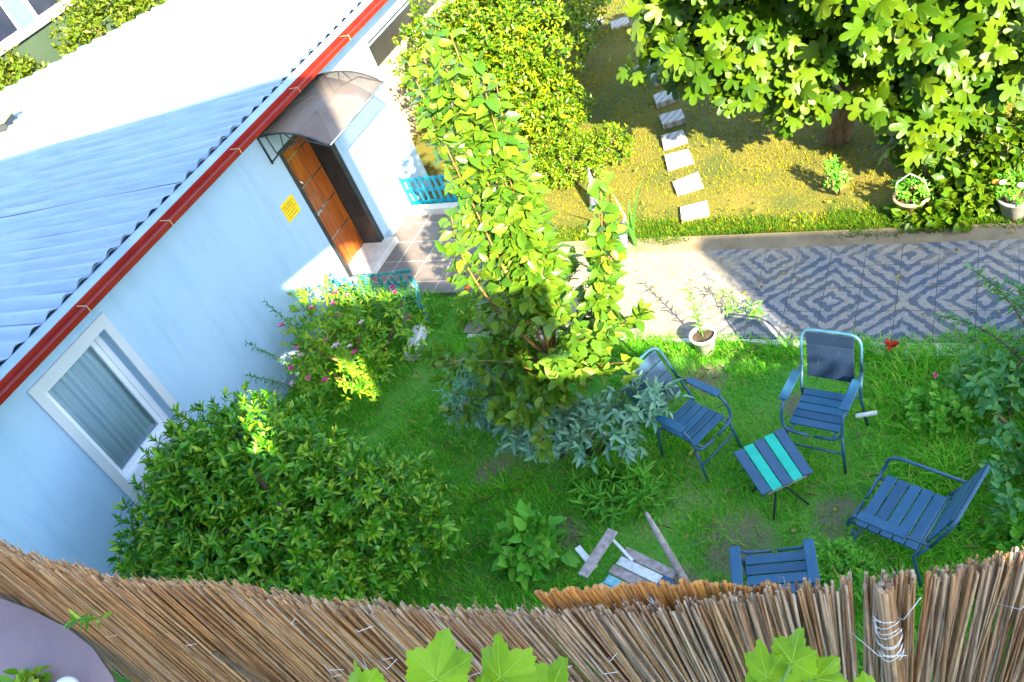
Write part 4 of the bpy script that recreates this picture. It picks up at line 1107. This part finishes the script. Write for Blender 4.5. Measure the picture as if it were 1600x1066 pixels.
FL = [((-1.0, -.40, 1.80), (.98, .8, .75), 200), ((1.25, -.55, 1.45), (.90, .75, 1.05), 240), ((.35, .35, 2.45), (1.5, 1.1, .6), 200), ((-.25, -.70, .95), (.36, .3, .34), 24), ((1.1, -1.0, .55), (.42, .3, .5), 40), ((-.2, -.2, 1.95), (.8, .6, .5), 110), ((-.45, -.55, 1.35), (.75, .5, .42), 80), ((.7, -.8, 1.9), (.6, .5, .5), 60), ((2.2, .2, 1.6), (.9, .9, 1.0), 90), ((-.1, -.7, 2.95), (1.5, .8, .55), 230), ((-1.2, .1, 2.6), (1.0, .8, .5), 120), ((1.0, -1.0, 2.6), (1.1, .7, .6), 130)]
B_, A_, U_ = [], [], []
for c, r, n in FL:
    p, d = shell(c, r, n, -.75, depth=.5)
    b, a, u = rosettes(p, d + np.array([0, -.1, .1]) + rng.normal(0, .3, d.shape), 5, .22, (40, 105), .6)
    a = a + np.array([0, -.05, -.30]); u = u + np.array([.25, -.35, .35])
    B_.append(b); A_.append(a); U_.append(u)
B_ = np.concatenate(B_); S_ = rng.uniform(.16, .30, len(B_))
leaves('crown', B_, np.concatenate(A_), np.concatenate(U_), S_, S_ * .95, T_FIG, M['fig'], figt)

# --- hedge bush along the house, upper middle
def bush(name, loc, lobes, leafn, size, wid, mat, label, cat='bush', tpl=T_SMALL, stem=True, per=6):
    t = empty(name, loc, 0, label, cat)
    if stem:
        s = MB()
        for k in range(7):
            a = k * .9; c, r, _ = lobes[k % len(lobes)]
            s.tube([(c[0] * .3, c[1] * .3, -.03), (c[0] * .8 + .1 * math.cos(a), c[1] * .8 + .1 * math.sin(a), c[2] * .6), (c[0] + r[0] * .7 * math.cos(a), c[1] + r[1] * .7 * math.sin(a), c[2] + r[2] * .5)], [min(.03, .05 * max(r)), min(.02, .035 * max(r)), min(.006, .012 * max(r))], 6)
        s.build('stems', M['bark'], t)
    TP, TD = [], []
    for c, r, n in lobes:
        p, d = shell(c, r, n, -.6); TP.append(p); TD.append(d)
    TP = np.concatenate(TP); TD = np.concatenate(TD); TP[:, 2] = np.maximum(TP[:, 2], .03)
    b, a, u = rosettes(TP, TD + np.array([0, 0, .3]) + rng.normal(0, .35, TD.shape), per, size, (25, 85), 1.0)
    S_ = size * rng.uniform(.65, 1.25, len(b))
    leaves('crown', b, a, u, S_, S_ * wid, tpl, mat, t)
    return t
M['silver'] = leaf_mat('silvery_leaf', [(.13, .30, .20), (.19, .36, .25), (.26, .42, .28), (.16, .34, .16)], .45, .25, (1.0, 1.2, .8), .35)
bush('silvery_shrub', (3.95, -3.35, 0), [((-.72, .10, .66), (.46, .32, .30), 90), ((-.2, -.12, .50), (.48, .30, .30), 75), ((.42, -.10, .52), (.42, .30, .30), 70), ((.82, .10, .66), (.28, .24, .24), 40)], 0, .11, .34, M['silver'], 'airy silvery grey-green shrub spreading at the foot of the pear tree', 'shrub', T_LEAF, True, 7)

bush('hedge_bush', (1.15, 3.0, 0), [((-.1, -.6, .95), (.95, 1.0, 1.0), 900), ((.05, .8, 1.15), (1.05, 1.3, 1.15), 1300), ((.2, -.1, 1.5), (.95, 1.0, .8), 800), ((-.25, 2.4, 1.1), (1.0, 1.2, 1.1), 900), ((.75, -.8, .6), (.5, .55, .6), 400), ((-.72, -.75, 1.3), (.5, .75, 1.05), 450), ((-.5, .3, 1.7), (.6, .8, .8), 300)], 0, .085, .48, M['hedge'], 'big rounded sunlit hedge bush beside the white house corner')
bush('low_bush', (2.35, 1.35, 0), [((0, 0, .25), (.5, .45, .38), 380), ((.45, .35, .2), (.35, .35, .3), 200), ((-.35, -.1, .2), (.3, .3, .28), 160)], 0, .06, .45, M['hedge'], 'low green bush between the hedge and the straight woven cone')
bush('leafy_bush', (-10.6, 7.0, 0), [((0, -.6, 1.3), (1.1, 1.2, 1.4), 600), ((.3, 1.0, 1.3), (1.1, 1.3, 1.3), 600), ((1.2, 2.4, 1.0), (1.2, 1.4, 1.2), 450)], 0, .15, .5, M['farbush'], 'yellow-green bush along the far edge of the roof')
bush('leafy_bush', (-11.3, 4.0, 0), [((0, .1, 1.6), (.9, .7, .75), 330), ((.3, -.7, 1.2), (.8, .6, .7), 220)], 0, .15, .5, M['farbush'], 'yellow-green bush at the left edge below the neighbour window')
bush('lush_plant', (3.95, -4.50, 0), [((0, 0, .16), (.30, .26, .24), 60), ((.05, .02, .3), (.16, .14, .18), 26)], 0, .15, .55, M['weed'], 'bright green broad-leaved plant in the grass left of the plank seat', 'plant', T_LEAF, True, 5)
bush('small_bush', (6.47, -4.40, 0), [((0, 0, .26), (.24, .2, .30), 260), ((.12, .05, .2), (.2, .16, .2), 120)], 0, .05, .40, M['weed'], 'fine-leaved bush beside the chair seen from above', 'plant')
bush('weedy_plant', (4.55, -3.78, 0), [((0, 0, .10), (.42, .30, .20), 110)], 0, .13, .20, M['weed'], 'clump of long-leaved weeds in the grass below the pear tree', 'plant', T_LEAF, False, 6)
bush('path_weed', (5.05, -1.40, .02), [((0, 0, .12), (.10, .08, .16), 11)], 0, .085, .14, M['weed'], 'left spiky weed growing out of the path edge', 'plant', T_LEAF, False, 5)
bush('path_weed', (5.32, -1.52, .02), [((0, 0, .12), (.10, .08, .16), 10)], 0, .085, .14, M['weed'], 'right spiky weed growing out of the path edge near the zebra tiles', 'plant', T_LEAF, False, 5)
bush('lawn_sapling', (5.85, .55, 0), [((0, 0, .2), (.12, .12, .25), 34)], 0, .07, .45, M['weed'], 'thin leafy sapling on the lawn beyond the path', 'plant', T_LEAF)
bush('ground_ivy', (7.25, .25, 0), [((0, 0, .18), (.45, .35, .28), 150), ((-.4, -.2, .1), (.4, .3, .16), 90), ((.3, .3, .4), (.35, .3, .4), 110)], 0, .11, .75, M['fig'], 'low leafy growth under the fig between the two pots', 'plant', T_LEAF)
bush('leafy_creeper', (2.6, -4.0, 0), [((.3, .9, .12), (.6, .4, .16), 150)], 0, .06, .4, M['weed'], 'low leafy weeds between the citrus tree and the pear tree', 'plant', T_LEAF, False)

# --- flowering shrub by the wall
fs = bush('flower_shrub', (.95, -2.35, 0), [((-.05, -.15, .48), (.66, .62, .50), 210), ((.35, .2, .42), (.58, .5, .46), 130), ((-.45, .25, .5), (.38, .45, .55), 95), ((.1, -.55, .4), (.5, .35, .38), 80)], 0, .08, .40, M['shrub'], 'flowering shrub with pink blossoms against the white wall', 'shrub', T_LEAF)
stems = MB(); SB, SA, SU = [], [], []
for (x, y, h) in ((-.75, -.1, 1.15), (-.85, -.55, .95), (-.6, .2, 1.0), (-.3, .35, .9), (-.7, -.9, .8), (.3, .5, .95), (-.1, .75, .85), (.1, .65, .8), (.5, .7, .7), (.75, .3, .7), (.3, .1, 1.05)):
    tipv = np.array([x, y, h]); b0 = np.array([x * .6, y * .6, .1])
    stems.tube([tuple(b0), tuple((b0 + tipv) / 2 + np.array([.03, 0, .05])), tuple(tipv)], [.008, .006, .003], 5)
    for t in np.linspace(.35, 1, 16):
        bb, aa, uu = rosettes((b0 + (tipv - b0) * t)[None], np.array([[x * .3, y * .3, 1.]]), 3, .05, (45, 90), .5)
        SB += list(bb); SA += list(aa); SU += list(uu)
stems.build('tall_stems', M['greenstem'], fs)
SB = np.array(SB); S_ = rng.uniform(.04, .075, len(SB))
leaves('tall_leaves', SB, np.array(SA), np.array(SU), S_, S_ * .35, T_LEAF, M['rose'], fs)
for k in range(64):
    c, r = [((-.05, -.15, .48), (.62, .58, .50)), ((.35, .2, .42), (.52, .5, .44)), ((.1, -.55, .4), (.5, .35, .38))][k % 3]
    p, dd = shell(c, r, 1, .2)
    if not len(p): continue
    p = p[0] + dd[0] * .10 + np.array([0, 0, .03])
    npt = 14; a = rng.uniform(0, 6.28, npt); e = rng.uniform(.1, 1.0, npt)
    leaves('flower', np.tile(p, (npt, 1)), np.stack([np.cos(a), np.sin(a), e], 1), np.tile([0, 0, 1.], (npt, 1)) + rng.normal(0, .3, (npt, 3)), rng.uniform(.034, .056, npt), rng.uniform(.02, .032, npt), T_SMALL, M['pink'] if k % 4 else M['paleflower'], fs)
# grassy bed edge left of the pear, with marigolds
for (x, y, z, lab) in ((1.98, -1.28, .30, 'left'), (2.12, -1.22, .32, 'right')):
    mg = empty('marigold', (x, y, 0), 0, f'{lab} one of two orange marigolds at the terrace edge', 'flower', 'orange marigolds')
    MB().tube([(0, 0, 0), (0, 0, z)], .004, 5).build('stem', M['greenstem'], mg)
    MB().ball((0, 0, z), .045, 0, 10, 6, (1, 1, .7)).build('flower_head', M['orange'], mg)
mg = empty('marigold', (2.98, -1.82, 0), 0, 'single orange marigold in the deep shade behind the pear tree', 'flower', 'orange marigolds')
MB().tube([(0, 0, 0), (0, 0, .25)], .004, 5).build('stem', M['greenstem'], mg)
MB().ball((0, 0, .25), .04, 0, 10, 6, (1, 1, .7)).build('flower_head', M['orange'], mg)
bush('marigold_bed', (2.35, -1.45, 0), [((0, 0, .14), (.55, .28, .2), 260)], 0, .05, .4, M['shrub'], 'dark leafy flower bed along the terrace edge', 'plant', T_LEAF, False)

bush('fence_weed', (.75, -1.62, 0), [((0, 0, .26), (.55, .22, .34), 190), ((.5, .1, .2), (.4, .25, .28), 130), ((-.35, .3, .2), (.3, .2, .3), 60)], 0, .06, .32, M['weed'], 'tangle of fresh green weeds growing through the faded picket fence', 'plant', T_LEAF, False)

# --- rose bush at the right edge, with arching branches over the path
rb = bush('rose_bush', (7.55, -3.0, 0), [((.15, .1, .32), (.42, .5, .36), 90), ((-.1, .5, .25), (.35, .35, .25), 45), ((.15, -.5, .25), (.36, .4, .28), 55), ((.4, .9, .40), (.3, .4, .42), 60)], 0, .085, .5, M['rose'], 'bluish-green rose bush at the right edge beside the chairs', 'shrub', T_LEAF)
bm2 = MB(); SB, SA, SU = [], [], []
for tipv, b0 in (((-.30, .95, 1.05), (.25, .6, .1)), ((-.05, .85, 1.0), (.3, .5, .2)), ((.05, 1.05, .75), (.3, .6, .2)), ((-.15, 1.25, .55), (.3, .7, .1)), ((-.55, .95, .55), (.2, .6, .1))):
    b0 = np.array(b0); tipv = np.array(tipv); k1 = (b0 + tipv) / 2 + np.array([.1, 0, .3])
    P = [b0 * (1 - t) ** 2 + k1 * 2 * t * (1 - t) + tipv * t * t for t in np.linspace(0, 1, 10)]
    bm2.tube([tuple(p) for p in P], list(np.linspace(.010, .003, 10)), 5)
    for t in np.linspace(.25, 1, 18):
        p = b0 * (1 - t) ** 2 + k1 * 2 * t * (1 - t) + tipv * t * t
        bb, aa, uu = rosettes(p[None], np.array([[-.3, .3, .6]]), 4, .06, (50, 95), .5)
        SB += list(bb); SA += list(aa); SU += list(uu)
bm2.build('arching_branches', M['bark'], rb)
SB = np.array(SB); S_ = rng.uniform(.05, .09, len(SB))
leaves('branch_leaves', SB, np.array(SA), np.array(SU), S_, S_ * .45, T_LEAF, M['rose'], rb)
def blossom(name, loc, h, mat, label, n=16, s=.04):
    t = empty(name, loc, 0, label, 'flower')
    MB().tube([(0, 0, 0), (.01, 0, h)], .004, 5).build('stem', M['greenstem'], t)
    a = rng.uniform(0, 6.28, n); e = rng.uniform(.1, 1.2, n)
    leaves('petals', np.tile([.01, 0, h], (n, 1)).astype(float), np.stack([np.cos(a), np.sin(a), e], 1), np.tile([0, 0, 1.], (n, 1)) + rng.normal(0, .3, (n, 3)), rng.uniform(.6, 1, n) * s, rng.uniform(.3, .5, n) * s, T_SMALL, mat, t)
blossom('red_flower', (6.60, -1.98, 0), .12, M['redpetal'], 'dark red flower in the grass at the near edge of the path', 30, .09)
blossom('pink_flower', (6.98, -2.45, 0), .25, M['pink'], 'single pink flower in the tall grass right of the chairs', 14, .04)
bush('yellow_leaved_weed', (7.02, -2.72, 0), [((0, 0, .12), (.26, .2, .14), 60)], 0, .07, .7, M['weed'], 'pale yellowish round-leaved weed below the pink flower', 'plant', T_LEAF, False)
bush('yellow_leaved_weed', (7.55, -3.85, 0), [((0, 0, .08), (.2, .15, .1), 30)], 0, .07, .75, M['weed'], 'pale round-leaved weed at the right edge behind the side-on chair', 'plant', T_LEAF, False)

# --- long-bladed plant beside the tilted cone, sedge clumps in the grass
def blade_plant(name, loc, n, ln, wd, mat, label, lean=.7):
    t = empty(name, loc, 0, label, 'plant')
    vs, fs = [], []
    for i in range(n):
        a = i * 2.39996 + rnd.uniform(-.3, .3); L = ln * rnd.uniform(.65, 1.1); l = lean * rnd.uniform(.5, 1.2); w0 = wd * rnd.uniform(.7, 1.2)
        dr = Vector((math.cos(a), math.sin(a), 0)); sd = Vector((-math.sin(a), math.cos(a), 0)); o = len(vs); sg = 6
        for k in range(sg + 1):
            u = k / sg; c = dr * (L * l * u * u + .01) + Vector((0, 0, L * (u * (1 - .35 * l * u))))
            ww = w0 * (1 - u) ** .6 * (.5 + u if u < .5 else 1)
            vs += [c - sd * ww, c + Vector((0, 0, -ww * .3)), c + sd * ww]
        for k in range(sg):
            q = o + 3 * k
            fs += [(q, q + 1, q + 4, q + 3), (q + 1, q + 2, q + 5, q + 4)]
    m = MB(); m.add(vs, fs, 0, True); m.build('blades', mat, t)
    return t
blade_plant('maize_plant', (3.72, -.28, .03), 9, .75, .028, M['corn'], 'broad-bladed maize-like plant behind the tilted cone', .6)
for (x, y, lab) in ((4.35, -3.55, 'tuft of arching grass just below the pear trunk'), (4.78, -3.95, 'tuft of arching grass left of the striped table'), (3.45, -3.85, 'tuft of arching grass by the citrus tree'), (7.1, -3.3, 'tuft of tall grass behind the side-on chair'), (6.85, -2.9, 'tuft of tall grass right of the chair with sun spots'), (2.6, -2.6, 'tuft of tall grass right of the flower shrub'), (2.2, -2.1, 'tuft of tall grass beside the edging stone'), (3.0, -3.1, 'tuft of tall grass left of the pear tree')):
    blade_plant('grass_tuft', (x, y, -.02), 34, .26, .005, M['grass'], lab, 1.0)

# ================================================================== reed screen on the balcony, vine leaves
PLAN = [(4.8, -7.50), (5.2, -7.515), (5.45, -7.55), (5.7, -7.585), (5.98, -7.59), (6.28, -7.56), (6.49, -7.55), (6.73, -7.525), (6.84, -7.50), (7.01, -7.455), (7.15, -7.43), (7.35, -7.37), (7.5, -7.32), (8.0, -7.17)]
def plan(x): return interp(x, PLAN)
def interp(x, ks): return float(np.interp(x, [k[0] for k in ks], [k[1] for k in ks]))
LEAN = [(5.5, .04), (5.67, .05), (6.28, .14), (6.65, .18), (6.9, .22), (7.07, .05), (7.2, 0), (7.33, -.08), (7.5, -.12), (8, -.14)]
TOP = [(5.5, 5.0), (5.95, 5.0), (6.05, 4.985), (6.28, 5.0), (6.32, 5.005), (6.36, 4.985), (6.73, 4.985), (6.85, 4.975), (7.05, 4.965), (7.12, 4.985), (7.2, 5.0), (7.42, 5.0), (7.5, 5.02), (7.9, 5.04)]
screen = empty('reed_screen', (6.6, -7.5, 4.4), 0, 'woven reed screen tied along the balcony, weathered grey and tan', 'screen')
so_ = Vector((6.6, -7.5, 4.4))
fr_ = MB(); fr2 = MB()
x = 4.84
while x < 7.95:
    r = rnd.uniform(.0013, .0030)
    for lay in range(3):
        xx = x + rnd.uniform(-.004, .004) + lay * .004
        if 7.295 < xx < 7.306 or (7.372 < xx < 7.385): continue
        zt = interp(xx, TOP) + rnd.uniform(-.016, .012) - lay * .01
        ln = interp(xx, LEAN) + rnd.uniform(-.035, .035); yb = plan(xx) + rnd.uniform(-.004, .004) + lay * .009
        zb = 4.34 if xx < 5.5 else 4.44 if xx < 5.95 else 4.30
        dz = zt - zb
        x_b = xx + ln * dz; bow = rnd.uniform(-.006, .006)
        P = [(x_b, yb - .01, zb), ((x_b + xx) / 2 + bow, yb + rnd.uniform(-.004, .004), zb + dz * .5), (xx, yb + rnd.uniform(-.006, .008), zt)]
        P = [Vector(p) - so_ for p in P]
        P2 = []; r2 = []; ph = rnd.random()
        for k in range(9):
            t = k / 8; p = P[0] * (1 - t) ** 2 + P[1] * 2 * t * (1 - t) + P[2] * t * t
            P2.append(p); r2.append(r * (1.0 - .12 * t))
            if k in (2, 5, 7) and rnd.random() < .6: r2[-1] = r * 1.22
        tgt = fr2 if xx < 6.55 + rnd.uniform(-.25, .25) else fr_
        tgt.tube(P2, r2, 6)
        if rnd.random() < .28:
            q = P2[-1]; tgt.tube([q - Vector((0, 0, .02)), q + Vector((rnd.uniform(-.012, .012), rnd.uniform(-.01, .01), rnd.uniform(.006, .022)))], [r * .5, r * .15], 4)
    x += r * 2.0
fr_.build('grey_canes', M['reed'], screen)
fr2.build('tan_canes', M['reed_tan'], screen)
# second, higher layer of golden canes behind
rc = MB(); x = 6.85
while x < 7.20:
    r = rnd.uniform(.003, .0045); xx = x
    zt = 4.975 - max(0, x - 7.1) * .15 + rnd.uniform(-.01, .008); ln = interp(xx, LEAN) + rnd.uniform(-.06, .06); yb = plan(xx) + .035
    P = [Vector((xx + ln * .55, yb, 4.45)) - so_, Vector((xx + ln * .2, yb, zt - .2)) - so_, Vector((xx, yb + .004, zt)) - so_]
    rc.tube(P, r, 6); x += r * 1.7
rc.build('golden_canes', M['reed_gold'], screen)
# tied bundle, dark batten, wires
bd = MB()
for k in range(9):
    a = k * .7; r = .0042
    P = [Vector((7.335 + .011 * math.cos(a) * 1.2, -7.385 + .009 * math.sin(a), 4.45)) - so_, Vector((7.338 + .008 * math.cos(a), -7.383 + .008 * math.sin(a), 5.0 + rnd.uniform(-.008, .008))) - so_]
    bd.tube(P, r, 6)
bd.build('cane_bundle', M['reed'], screen)
MB().bar(Vector((6.145, -7.60, 4.80)) - so_, Vector((6.265, -7.59, 4.50)) - so_, .018, .006, (0, 1, 0)).build('dark_batten', M['bark'], screen)
for k in range(8):
    wr = MB()
    z = 4.955 - k * .014 + rnd.uniform(-.004, .004); a0 = rnd.uniform(0, 6)
    wr.tube([Vector((7.338 +   .017 * math.cos(a0 + t), -7.385 - .022 * abs(math.sin(a0 + t)) - .004, z + .006 * math.sin(2 * t + a0))) - so_ for t in np.linspace(0, 3.6, 10)], .0007, 4)
    wr.build('wire_tie', M['wire'], screen)
for k in range(26):
    x = rnd.uniform(5.75, 7.75); z = 4.97 - rnd.uniform(.03, .28); L = rnd.uniform(.03, .09); a = rnd.uniform(-.6, 1.2)
    p0 = Vector((x, plan(x) - .013, z)); p1 = p0 + Vector((L * math.cos(a), -.012, L * math.sin(a))); pm = (p0 + p1) / 2 + Vector((0, -.012, rnd.uniform(-.012, .015)))
    MB().tube([p0 - so_, pm - so_, p1 - so_], .0006, 4).build('wire_tie', M['wire'], screen)

vn = empty('grapevine', (7.0, -7.75, 4.9), 0, 'grapevine with bright lime leaves along the bottom edge in front of the reed screen', 'vine')
vo = np.array([7.0, -7.75, 4.9])
vl = [  # position, axis, size
    ((6.895, -7.795, 5.325), (-.3, .5, .5), .062), ((6.975, -7.77, 5.335), (.05, .7, .6), .078), ((6.955, -7.77, 5.30), (-.5, .4, .6), .062), ((7.005, -7.765, 5.30), (.6, .3, .4), .060),
    ((7.035, -7.745, 5.315), (-.2, .7, .7), .076), ((7.07, -7.74, 5.285), (.3, .6, .6), .066), ((7.035, -7.765, 5.27), (.1, .3, .5), .06), ((7.105, -7.735, 5.26), (.5, .4, .4), .055),
    ((7.285, -7.655, 5.225), (-.4, .6, .8), .062), ((7.305, -7.645, 5.245), (.1, .8, .9), .052), ((7.322, -7.645, 5.225), (.5, .5, .6), .050), ((7.365, -7.66, 5.205), (.5, .4, .3), .066), ((7.29, -7.665, 5.195), (-.5, .2, .4), .06),
    ((7.52, -7.65, 5.21), (.2, .6, .5), .05), ((7.56, -7.64, 5.205), (.5, .5, .4), .05), ((7.44, -7.665, 5.195), (.2, .4, .3), .045)]
def vine_leaf(pos, axis, up, size):
    """one lobed, toothed blade: rings from the petiole outwards, pleated between its five veins"""
    axis = nrmz(np.array([axis], float))[0]; side = nrmz(np.cross(up, axis)[None])[0]; nor = np.cross(axis, side)
    ang = np.linspace(-180, 180, 97)[:-1]; aa_ = np.abs(ang)
    rr = np.interp(aa_, [k[0] for k in VINE_L], [k[1] for k in VINE_L]) * (1 + .045 * ((np.arange(96) % 4) / 1.5 - 1))
    veins = np.array([0, 52, -52, 112, -112])
    near = np.min(np.abs((ang[:, None] - veins[None] + 180) % 360 - 180), 1)
    ph1, ph2 = rnd.uniform(0, 6), rnd.uniform(0, 6)
    rings = [.0, .25, .5, .75, 1.0]; V = []
    for f in rings:
        r = rr * f
        u = .2 + r * np.cos(np.radians(ang)); w_ = r * np.sin(np.radians(ang))
        h = -.03 * f * np.minimum(near / 26, 1) - .50 * r * r * (1 + .7 * np.sin(np.radians(ang) * 2 + ph1)) + .09 * f * f * np.sin(np.radians(ang) * 3 + ph2)
        V.append(np.stack([u, w_, h], 1))
    V = np.concatenate(V)
    def tow(p): return pos + size * (p[:, 0:1] * axis + p[:, 1:2] * side + p[:, 2:3] * nor)
    k = np.arange(96); kn = (k + 1) % 96
    F = np.concatenate([np.stack([i * 96 + k, (i + 1) * 96 + k, (i + 1) * 96 + kn, i * 96 + kn], 1) for i in range(4)])
    lf = np_mesh('leaf', tow(V), [F], M['vine'], vn, True)
    vb = MB()
    for v in veins:
        j = int(np.argmin(np.abs((ang - v + 180) % 360 - 180)))
        P = tow(np.stack([V[i * 96 + j] + np.array([0, 0, .006]) for i in range(5)]))
        vb.tube([tuple(p) for p in P], [.0005, .0004, .0003, .00025, .0001], 4)
    vb.build('veins', M['vein'], lf)
for k, (p, a, sz) in enumerate(vl):
    q = np.array(p) - vo + (np.array([-.012, .004, .002]) if k > 7 else np.array([0, 0, -.012])); sz = sz * .9
    vine_leaf(q, a, np.array([.1 + rnd.uniform(-.35, .35), -.8 + rnd.uniform(-.3, .3), .75 + rnd.uniform(-.3, .3)]), sz)
st2 = MB()
for p in vl: 
    q = np.array(p[0]) - vo + (np.array([-.012, .004, .012]) if p[0][0] > 7.2 else np.zeros(3))
    st2.tube([tuple(q), tuple(q * .8 + np.array([0, -.03, -.05])), tuple(q * .6 + np.array([0, -.06, -.1]))], .0016, 5)
st2.tube([tuple(np.array(p) - vo) for p in ((7.28, -7.68, 5.12), (7.282, -7.665, 5.20), (7.285, -7.655, 5.25))], .0022, 5)
st2.tube([tuple(np.array(p) - vo) for p in ((7.425, -7.68, 5.17), (7.415, -7.67, 5.215), (7.40, -7.665, 5.225), (7.385, -7.66, 5.235))], .0014, 5)
st2.tube([tuple(np.array(p) - vo) for p in ((7.41, -7.668, 5.22), (7.425, -7.66, 5.235), (7.42, -7.655, 5.25), (7.43, -7.65, 5.258))], .0010, 5)
st2.build('stems', M['greenstem'], vn)

sg2 = empty('leafy_sprig', (5.95, -7.64, 4.93), 0, 'small green sprig poking through the reeds at the left end of the screen', 'sprig')
MB().tube([(0, .03, -.03), (0, 0, 0), (-.01, -.02, .02)], .0012, 5).build('stem', M['greenstem'], sg2)
b, a, u = rosettes(np.array([[0, 0, 0], [-.01, -.01, .012], [-.012, -.02, .024]]), np.array([[-.2, -.5, .8]] * 3), 6, .03, (30, 90), .6)
leaves('foliage', b, a, u, rng.uniform(.022, .036, len(b)), rng.uniform(.007, .011, len(b)), T_LEAF, M['citrus'], sg2)

# balcony pot plant and white dish at lower left
bp = empty('balcony_plant', (5.54, -7.735, 4.62), 0, 'leafy geranium at the bottom left corner on the pinkish ledge', 'plant')
leafy('foliage', bp, (0, 0, .02), (.06, .05, .04), 26, .032, .85, M['shrub'], T_LEAF)
MB().lathe([(.0, 0), (.03, 0), (.036, .03), (.03, .03)], 16, (0, 0, -.005)).build('pot', M['claypot'], bp)
dish = empty('white_dish', (5.665, -7.715, 4.64), 0, 'white glazed round piece with a small pink spot at the bottom left', 'ornament')
MB().lathe([(0, .0), (.028, .002), (.040, .006), (.044, .012), (.040, .016), (.028, .015), (0, .013)], 24, (0, 0, 0), (.2, -.35, .9)).build('disc', M['white'], dish)
MB().ball((.004, -.008, .016), .008, 0, 8, 6, (1, 1, .5)).build('spot', M['pink'], dish)

# bits on the roof
def roof_z(x): return ROOF_Z - SL * (ROOF_X - x)
MB().obox((-2.33, 2.95, roof_z(-2.33) + .045), (-.75, .66, -.05), (.66, .75, 0), .42, .07, .03, 0, .006).build('wooden_offcut', M['twig'], None, 'short brown board lying on the sunlit roof', 'board')
cp = empty('roof_cap', (-7.3, .75, roof_z(-7.3)), .5, 'brown and yellow cap with a dark edge at the left edge of the roof', 'roof vent')
MB().box(-.55, .25, -.22, .22, -.02, .16, 0, .02).build('base', M['darkmetal'], cp)
MB().obox((-.2, 0, .22), (1, 0, -.1), (0, 1, 0), 1.0, .56, .05, 0, .01).build('cover', M['claypot'], cp)
